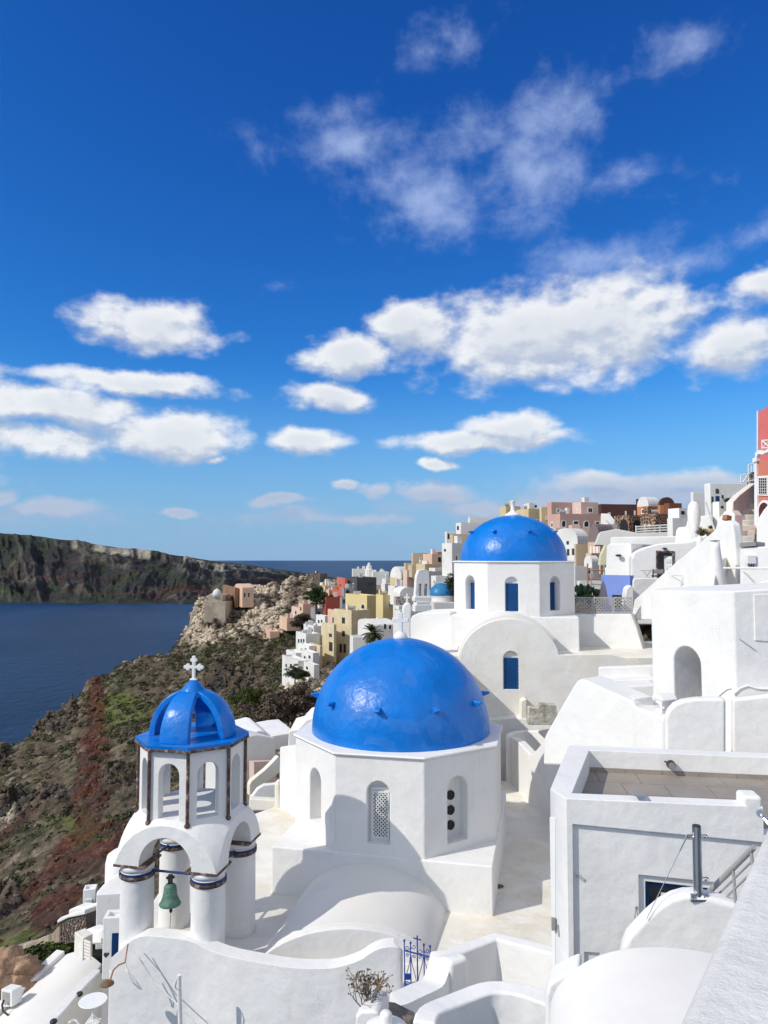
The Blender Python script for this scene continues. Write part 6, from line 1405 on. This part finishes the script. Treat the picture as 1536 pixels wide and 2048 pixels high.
for a in (
  ('arched_grey_cube', 'small grey cube with dark arch at the foot of the charcoal house', 682, 688, 708, 1176, 1200, 178, grey, 16, [('R', 692, 1180, 699, 1191, 'a')]),
  ('pink_tower_block', 'narrow pale pink tower block behind the bell gable', 806, 814, 826, 1140, 1185, 142, pinkpale, 24, [('R', 818, 1150, 821, 1157, 'w')]),
  ('brown_ramp_house', 'brown ramp-like house under the beige flat-roofed house', 816, 824, 852, 1130, 1155, 140, beige, 12, []),
  ('grey_back_house', 'flat grey house behind the sloping parapets above the blue dome', 854, 858, 888, 1143, 1175, 100, grey, 8, []),
  ('white_dome_neighbour', 'low white house touching the small blue dome church', 864, 868, 898, 1164, 1200, 70, white_f, 10, [('R', 874, 1168, 878, 1174, 'w')]),
  ('peach_cliff_house', 'peach jumble house on the cliff under the olive tree', 598, 606, 626, 1208, 1250, 196, peach, 22, [('L', 600, 1214, 603, 1221, 'w')]),
  ('grey_cliff_house', 'grey cement house between olive tree and white cubes', 622, 630, 650, 1217, 1255, 186, grey, 20, [('R', 636, 1223, 640, 1230, 'w')]),
  ('cream_cliff_house', 'cream terraced house left of the narrow coral house', 652, 658, 676, 1180, 1215, 196, sand, 24, [('L', 654, 1186, 656, 1192, 'w')]),
  ('pale_terrace_top', 'pale terraced block above the cream ledge house', 640, 652, 668, 1166, 1190, 215, white_f, 24, []),
  ('white_slit_house', 'white house with slit windows left of the vaulted chapel', 762, 770, 786, 1168, 1210, 164, white_f, 26, [('R', 775, 1176, 777, 1182, 'w')]),
  ('white_yard_house', 'white walled yard house right of the yellow shutter house', 786, 798, 822, 1212, 1260, 112, white_f, 22, [('L', 790, 1218, 793, 1224, 'w')]),
  ('white_ridge_steps', 'white stepped house low between pink house and farther dome', 1108, 1118, 1142, 1070, 1120, 96, white_f, 22, [('R', 1126, 1076, 1130, 1082, 'w')]),
  ('grey_arch_roof', 'grey rounded roof house beside the white curved house', 1138, 1146, 1166, 1074, 1110, 92, grey, 20, []),
  ('white_gap_house', 'small white house in the gap under the tiny chapel', 1160, 1166, 1190, 1148, 1190, 58, white_f, 18, [('R', 1172, 1153, 1177, 1160, 'w')]),
  ('tan_ridge_house', 'tan house behind the white terraces left of the farther dome', 948, 955, 985, 1050, 1090, 116, beige, 14, [('R', 962, 1056, 966, 1062, 'w')]),
  ('white_sea_house', 'white house at the sea edge above the cream stepped house', 838, 846, 862, 1120, 1150, 146, white_f, 22, [('L', 840, 1126, 843, 1132, 'w')]),
  ('white_arcade_side', 'white block with square vents beside the stone arcade', 1208, 1216, 1236, 1048, 1085, 98, white_f, 16, []),
  ):
    H(a[0], a[1], a[2], a[3], a[4], a[5], a[6], a[7], a[8], a[9], wins=a[10])
rp_ = thing('roof_plant', 'dark bushy plant on the chimney block roof', 'plant', PY(1456, 1003, 43.5)); tuft('leaves', PY(1456, 1004, 43.5), .6, .35, 120, cactus, rp_, 8, .04)
# ================================================================ trees in the village
def tree(name, label, px, py, Y, r, mleaf, seed, tall=1.0, cat='tree'):
    c = PY(px, py, Y); t = thing(name, label, cat, c)
    obj('trunk', bar(NB(), c-Vector((0, 0, r*1.2)), c+Vector((0, 0, r*.6)), r*.12, 7, r*.05), barkm, t)
    g = np.random.default_rng(seed); k = 60
    pts = g.normal(size=(k, 3))*np.array((.45, .45, .36*tall))*r+np.array(c)+np.array((0, 0, r*.7*tall))
    cols = np.array(mleaf)[None]*g.uniform(.7, 1.3, (k, 1))
    o = blob_stuff('crown', pts, np.full(k, r*.42), 130, cols, leaf_mat, .9, seed, .13); o.parent = t; o.matrix_parent_inverse = Matrix.Translation(-c); o['kind'] = 'stuff'
    return t
tree('olive_tree', 'dark round olive tree left of the brick red house', 633, 1206, 180, 2.3, (.035, .05, .02), 3)
tree('dark_shrub', 'dark green shrub growing against the farther church drum left side', 903, 1196, 60, .75, (.035, .045, .02), 4, 1.5, 'shrub')
tree('grey_shrub', 'brown-grey shrub on the cliff below the pink low house', 606, 1258, 172, 2.2, (.06, .05, .035), 5, 1, 'shrub')
tree('hotel_shrub', 'dark shrubs under the lowest white cubes of the cliff hotel', 590, 1356, 126, 1.3, (.045, .055, .03), 6, .8, 'shrub')
tree('ledge_shrub', 'small dark shrub right of the lowest white hotel cubes', 608, 1358, 122, 1.1, (.035, .045, .02), 7, .9, 'shrub')
tree('wide_brown_bush', 'wide brown bush behind the roofs left of the near dome', 560, 1450, 90, 3.0, (.105, .08, .06), 8, .7, 'bush')
tree('slope_bush', 'brownish bush on the slope above the white roofs', 600, 1425, 98, 2.6, (.11, .085, .065), 9, .8, 'bush')
tree('green_slope_bush', 'green bush right of the cupola on the slope', 500, 1412, 120, 2.2, (.07, .085, .03), 10, .8, 'bush')
pc = PY(746, 1268, 100); pm_ = thing('palm_tree', 'palm tree with drooping fronds in front of the near dome top', 'palm tree', pc-Vector((0, 0, 3)))
obj('trunk', bar(NB(), pc-Vector((0, 0, 3.5)), pc, .22, 8, .18), barkm, pm_)
g = random.Random(2)
for i in range(46):
    a = g.uniform(0, 6.28); el_ = g.uniform(-.6, 1.3); bm = NB(); p = Vector(pc); d = Vector((math.cos(a)*math.cos(el_), math.sin(a)*math.cos(el_), math.sin(el_)))
    prev = p
    for k in range(8):
        q = prev+d*.21; d = (d-Vector((0, 0, .16))).normalized(); s = d.cross(Vector((0, 0, 1))).normalized(); wd = .5*math.sin(math.pi*(k+1)/9.5)
        for sg in (1, -1):
            for h_ in (0, .5):
                b0 = prev+(q-prev)*h_; e = b0+s*sg*wd+d*.12-Vector((0, 0, .10)); v = [bm.verts.new(x) for x in (b0, b0+d*.13, e)]; bm.faces.new(v)
        bar(bm, prev, q, .015, 3); prev = q
    obj('frond', bm, palmleaf, pm_, recalc=False)

# ================================================================ terraces and houses at the lower left
ZL = -14.
vr = thing('sloping_vault_roof', 'long sloping white vaulted roof running to the lower left corner', 'vault roof', PY(100, 1990, 24))
P0, P1 = PZ(130, 1909, -14.0), PZ(204, 1928, -13.9); Q0, Q1 = PZ(-60, 2085, -14.6), PZ(90, 2090, -13.9)
def roofstrip(a0, b0, a1, b1, h, n=10):
    bm = NB(); rr = []
    for t in (0, .25, .5, .75, 1):
        A = a0.lerp(a1, t); B = b0.lerp(b1, t)
        rr.append([bm.verts.new(A+Vector((0, 0, -4)))]+[bm.verts.new(A.lerp(B, i/n)+Vector((0, 0, h*math.sin(math.pi*i/n)))) for i in range(n+1)]+[bm.verts.new(B+Vector((0, 0, -4)))])
    for x, y in zip(rr[:-1], rr[1:]):
        for i in range(len(x)-1): bm.faces.new((x[i], x[i+1], y[i+1], y[i]))
    bm.faces.new(rr[0]); bm.faces.new(rr[-1]); return bm
obj('roof_shell', roofstrip(P0, P1, Q0, Q1, .25), sm_white, vr, .03)
e0, e1 = PZ(130, 1908, -13.95), PZ(-60, 2083, -14.5); dv = (e1-e0).xy.normalized(); nv = Vector((-dv.y, dv.x)); nv = nv if nv.x < 0 else -nv
bm = NB(); pr_ = [e0.xy, e1.xy, e1.xy+nv*.35, e0.xy+nv*.35]; a = [bm.verts.new((p.x, p.y, z+.12)) for p, z in zip(pr_, (e0.z, e1.z, e1.z, e0.z))]; b = [bm.verts.new((p.x, p.y, -20)) for p in pr_]
bm.faces.new(a); bm.faces.new(b[::-1]); [bm.faces.new((a[i], a[(i+1) % 4], b[(i+1) % 4], b[i])) for i in range(4)]
obj('roof_edge', bm, white, vr, .04)
path_wall('terrace_parapet', [(206, 1938, 22.0), (180, 1962, 21.0), (155, 1990, 20.2), (130, 2020, 19.4), (100, 2052, 18.6), (80, 2075, 18)], .28, -18, white, .04, 'white sloping parapet with round dark knobs beside the small terrace', 'wall', sm=0, side=-1)
for i, (x, y, Y) in enumerate(((206, 1941, 21.9), (159, 1988, 20.3), (107, 2043, 18.7))):
    bm = NB(); sphere(bm, PY(x, y, Y), (.09, .09, .06), 10, 8)
    tag(obj('parapet_light', bm, iron), ('dark knob light at the top end of the sloping parapet', 'dark knob light halfway along the sloping parapet', 'dark knob light at the lower end of the sloping parapet')[i], 'lamp', 'knob lights on the sloping parapet')
bm = plan_prism(NB(), [PZ(205, 1945, -13.6).xy, PZ(235, 1945, -13.6).xy, PZ(235, 2110, -13.6).xy, PZ(90, 2110, -13.6).xy], -13.6, -18)
tag(obj('small_terrace', bm, grey), 'small grey-floored terrace below the curved parapet', 'terrace')
tb = thing('round_table', 'round white metal table on the small grey terrace', 'table', PY(187, 2040, 17.6)); c = PY(186, 2001, 17.8)
bm = NB(); lathe(bm, [(0, .012), (.31, .012), (.32, 0), (.31, -.012), (0, -.012)], c, 28); obj('tabletop', bm, furn, tb)
for a in (0, 90, 180, 270):
    r_ = R(a+30); obj('leg', bar(NB(), c+Vector((-.2*math.cos(r_), -.2*math.sin(r_), -.02)), c+Vector((.28*math.cos(r_), .28*math.sin(r_), -.68)), .012, 6), furn, tb)
obj('leg_shelf', box(NB(), c+Vector((0, 0, -.5)), (.3, .3, .02)), furn, tb)
chh = thing('white_chair', 'white chair partly cut off at the bottom edge by the round table', 'chair', PY(148, 2055, 17))
obj('backrest', tube(NB(), [PY(138, 2052, 17), PY(139, 2044, 17), PY(146, 2040, 17.1), PY(154, 2042, 17.1), PY(158, 2050, 17.1)], .022, 8), furn, chh); obj('seat', box(NB(), PY(150, 2066, 17), (.4, .4, .03)), furn, chh)
# houses between slope and tower
h, plL, plR = house('blue_door_house', 'small white house with blue door and flat grey roof left of the tower', 201, 206, 262, 1836, 1960, 21, white, 6, parapet=.12, lip=.12, bev=.03, wins=[('R', 223, 1866, 240, 1925, 'bd')])
pt2 = thing('clay_pot', 'round terracotta pot on the flat grey roof', 'pot', PY(229, 1838, 21.6)); obj('pot', lathe(NB(), [(.06, -.05), (.13, .02), (.15, .12), (.11, .2), (.08, .23), (.09, .25), (.05, .25), (0, .1)], PY(229, 1840, 21.7), 18), terra, pt2, smooth=True)
hl = thing('heart_ornament', 'dark heart-shaped ornament on the blue door house wall', 'ornament', PY(212, 1911, 20.7)); bm = NB(); P = [PY(212+5.2*(16*math.sin(t)**3)/16, 1911-5.2*(13*math.cos(t)-5*math.cos(2*t)-2*math.cos(3*t)-math.cos(4*t))/16, 20.8) for t in np.linspace(0, 2*math.pi, 20)[:-1]]; face_prism(bm, P, (0, .06, 0)); obj('heart', bm, iron, hl)
house('white_step_house', 'white house with sunken dark roof court left of the tower', 189, 193, 262, 1790, 1900, 27, white, 10, parapet=.5, lip=.35, bev=.03)
rblk('upper_court_wall', 'white wall with slanting top behind the sunken roof court', [(190, 1830), (192, 1785), (205, 1770), (222, 1756), (240, 1745), (260, 1735), (260, 1830)], line(190, 29.5, 260, 28.5), .3)
c = PY(230, 1740, 30); rc = thing('round_white_turret', 'rounded white wall end just left of the tower columns', 'wall', c); obj('turret', lathe(NB(), [(.75, -4), (.75, .3), (.68, .62), (.5, .75), (0, .78)], c+Vector((.4, 0, 0)), 24), white, rc, smooth=True)
house('small_window_house', 'tiny white house with one dark window above the green slope', 162, 166, 192, 1780, 1850, 31, white, 12, parapet=.1, lip=.1, bev=.03, wins=[('R', 171, 1798, 184, 1812, 'wf')])
rblk('low_white_wall', 'low white wall stepping down left of the tiny house', [(135, 1850), (137, 1820), (152, 1813), (168, 1815), (190, 1806), (200, 1812), (200, 1870)], line(135, 31, 200, 29.5), .5)
sw = thing('rubble_retaining_wall', 'brown rubble stone wall with white capping left of the blue door house', 'wall', PY(140, 1870, 29.8)); pl = line(119, 30.2, 172, 28.6)
obj('wall_core', face_prism(NB(), [PP(x, y, pl) for x, y in [(119, 1885), (119, 1843), (140, 1834), (172, 1828), (172, 1885)]], normal_back(pl)*.4), mat('dark_mortar', (.13, .11, .09), .95, .2, 4, .5, 15), sw)
rnd = random.Random(9)
proto = None
for r_ in range(9):
    x = 119+rnd.uniform(0, 2)
    while x < 169:
        wpx = rnd.uniform(3.5, 7); y = 1846+r_*4.6-(x-119)*.26+rnd.uniform(-.6, .6)
        if y < 1884: 
            c = PP(x+wpx/2, y, pl); k = 28.5/F
            M = Matrix.Translation(c) @ Matrix.Rotation(rnd.uniform(-.25, .45), 4, 'Y') @ Matrix.Rotation(rnd.uniform(0, .6), 4, 'X') @ Matrix.Diagonal((wpx*k*.48, .07, 2.4*k, 1))
            bm = NB(); bmesh.ops.create_icosphere(bm, subdivisions=1, radius=1, matrix=M); obj('stone', bm, (stone_b, slate, brown_s)[rnd.randrange(3)], sw)
        x += wpx
obj('capping', face_prism(NB(), [PP(x, y, pl)-normal_back(pl)*.08 for x, y in [(118, 1846), (118, 1839), (125, 1833), (150, 1824), (173, 1818), (173, 1828), (140, 1835)]], normal_back(pl)*.6), white, sw, .04)
path_wall('slope_wall', [(0, 1908, 34), (20, 1902, 34), (45, 1890, 34), (60, 1886, 33.5), (85, 1874, 33), (103, 1868, 32), (118, 1850, 31), (124, 1846, 31)], .45, -24, mat('pinkish_dry_stone', (.42, .34, .27), .95, .2, 1.5, .8, 5, tint=(.15, .11, .09), tscale=1.4, tamt=.9), .04, 'low old stone wall winding along the edge of the green slope', 'wall', sm=0)
ac = thing('slatted_cabinet', 'cream box cabinet with slatted doors beside the blue door house', 'cabinet', PY(184, 1921, 24)); plx = line(167, 24.3, 184, 23.9)
bc_ = plan_prism(NB(), [XY(167, 24.3), XY(184, 23.9), XY(203, 24.2), XY(203, 24.2)+.9*(XY(167, 24.3)-XY(184, 23.9))], PY(184, 1877, 23.9).z, PY(184, 1922, 23.9).z)
obj('cabinet_body', bc_, cream, ac, .02)
for i in range(6):
    y = 1880+i*6.5; obj('slat', face_prism(NB(), [PP(x, yy+(x-167)*.35, plx)-normal_back(plx)*.02 for x, yy in [(169, y-2), (182, y-2), (182, y+2.3), (169, y+2.3)]], normal_back(plx)*.03), white_y, ac)
rblk('cabinet_wall', 'lumpy white wall behind the slatted cabinet', [(164, 1890), (165, 1862), (175, 1858), (190, 1862), (203, 1856), (208, 1890)], line(164, 26, 208, 25), .5, bevel=.1)
# eroded rock with air conditioner
bm = NB(); bmesh.ops.create_icosphere(bm, subdivisions=5, radius=1)
cR = PY(8, 1962, 25.6)
for v in bm.verts:
    p = v.co.copy(); n = fbm(np.array([p.x*2.2+5]), np.array([p.y*1.6+p.z*3]), 6, 3, True)[0]; n2 = fbm(np.array([p.x*5]), np.array([p.z*5+p.y*3]), 4, 5)[0]
    r = .62+.62*n+.2*n2; v.co = cR+Vector((p.x*1.05*r, p.y*.8*r, p.z*.95*r-.1))
tag(obj('eroded_rock', bm, rockm, smooth=True), 'large eroded brown rock in the lower left corner', 'rock')
bm = NB(); bmesh.ops.create_icosphere(bm, subdivisions=4, radius=1)
cR = PY(54, 1952, 26.2)
for v in bm.verts:
    p = v.co.copy(); n = fbm(np.array([p.x*1.3+9]), np.array([p.y*1.3+p.z*1.5]), 5, 13, True)[0]; r = .7+.5*n; v.co = cR+Vector((p.x*.5*r, p.y*.5*r, p.z*.5*r))
tag(obj('dark_rock', bm, slate, smooth=True), 'darker brown boulder behind the eroded rock', 'rock')
acu = thing('air_conditioner', 'white air conditioner unit against the eroded rock', 'air conditioner', PY(22, 2030, 24.0)); plx = line(2, 24.6, 24, 24.3); nx = normal_back(plx)
obj('casing', face_prism(NB(), [PP(x, y, plx) for x, y in [(2, 2014), (2, 1978), (24, 1982), (24, 2014)]], nx*.35), furn, acu, .02)
obj('grille', face_prism(NB(), [PP(x, y, plx)-nx*.01 for x, y in [(5, 2009), (5, 1983), (20, 1986), (20, 2010)]], nx*.02), greymetal, acu)
obj('hose', tube(NB(), [PY(8, 2000, 24), PY(4, 2010, 23.9), PY(6, 2022, 23.8), PY(16, 2030, 23.7)], .03, 6), iron, acu)
ygr = tuft('green_shrubs', PY(90, 1912, 26), .5, .4, 10, cactus, None, 4, .03); bpy.data.objects.remove(ygr)
g = np.random.default_rng(5); k = 420
pp = np.array([PY(x, y, Y) for x, y, Y in zip(g.uniform(45, 160, k), g.uniform(1878, 1925, k), g.uniform(27, 31, k))]); 
pp[:, 2] = [ground_z(p[0], p[1])+.15 for p in pp]
cl = np.array([(.05, .075, .02), (.035, .05, .02), (.08, .11, .02)])[g.integers(0, 3, k)]
tag(blob_stuff('shrubbery', pp, g.uniform(.15, .5, k), 70, cl, leaf_mat, .7, 3, .14), label='thick green shrubs between the low stone wall and the white roof', cat='shrubs', kind='stuff')

# ================================================================ air between the camera and the far island
hz = bpy.data.materials.new('haze'); hz.use_nodes = True; t = NT(hz.node_tree)
vol = t.add('ShaderNodeVolumePrincipled', ins={'Color': (.62, .76, .95, 1), 'Density': HAZE, 'Anisotropy': .1})
t.add('ShaderNodeOutputMaterial', ins={1: vol.outputs[0]})
if HAZE > 0:
    bm = NB(); box(bm, (0, 0, 0), (1, 1, 1))
    for v in bm.verts: v.co = (v.co.x*39600, v.co.y*39600, -121.5 if v.co.z < 0 else 110)
    tag(obj('haze', bm, hz), kind='stuff')
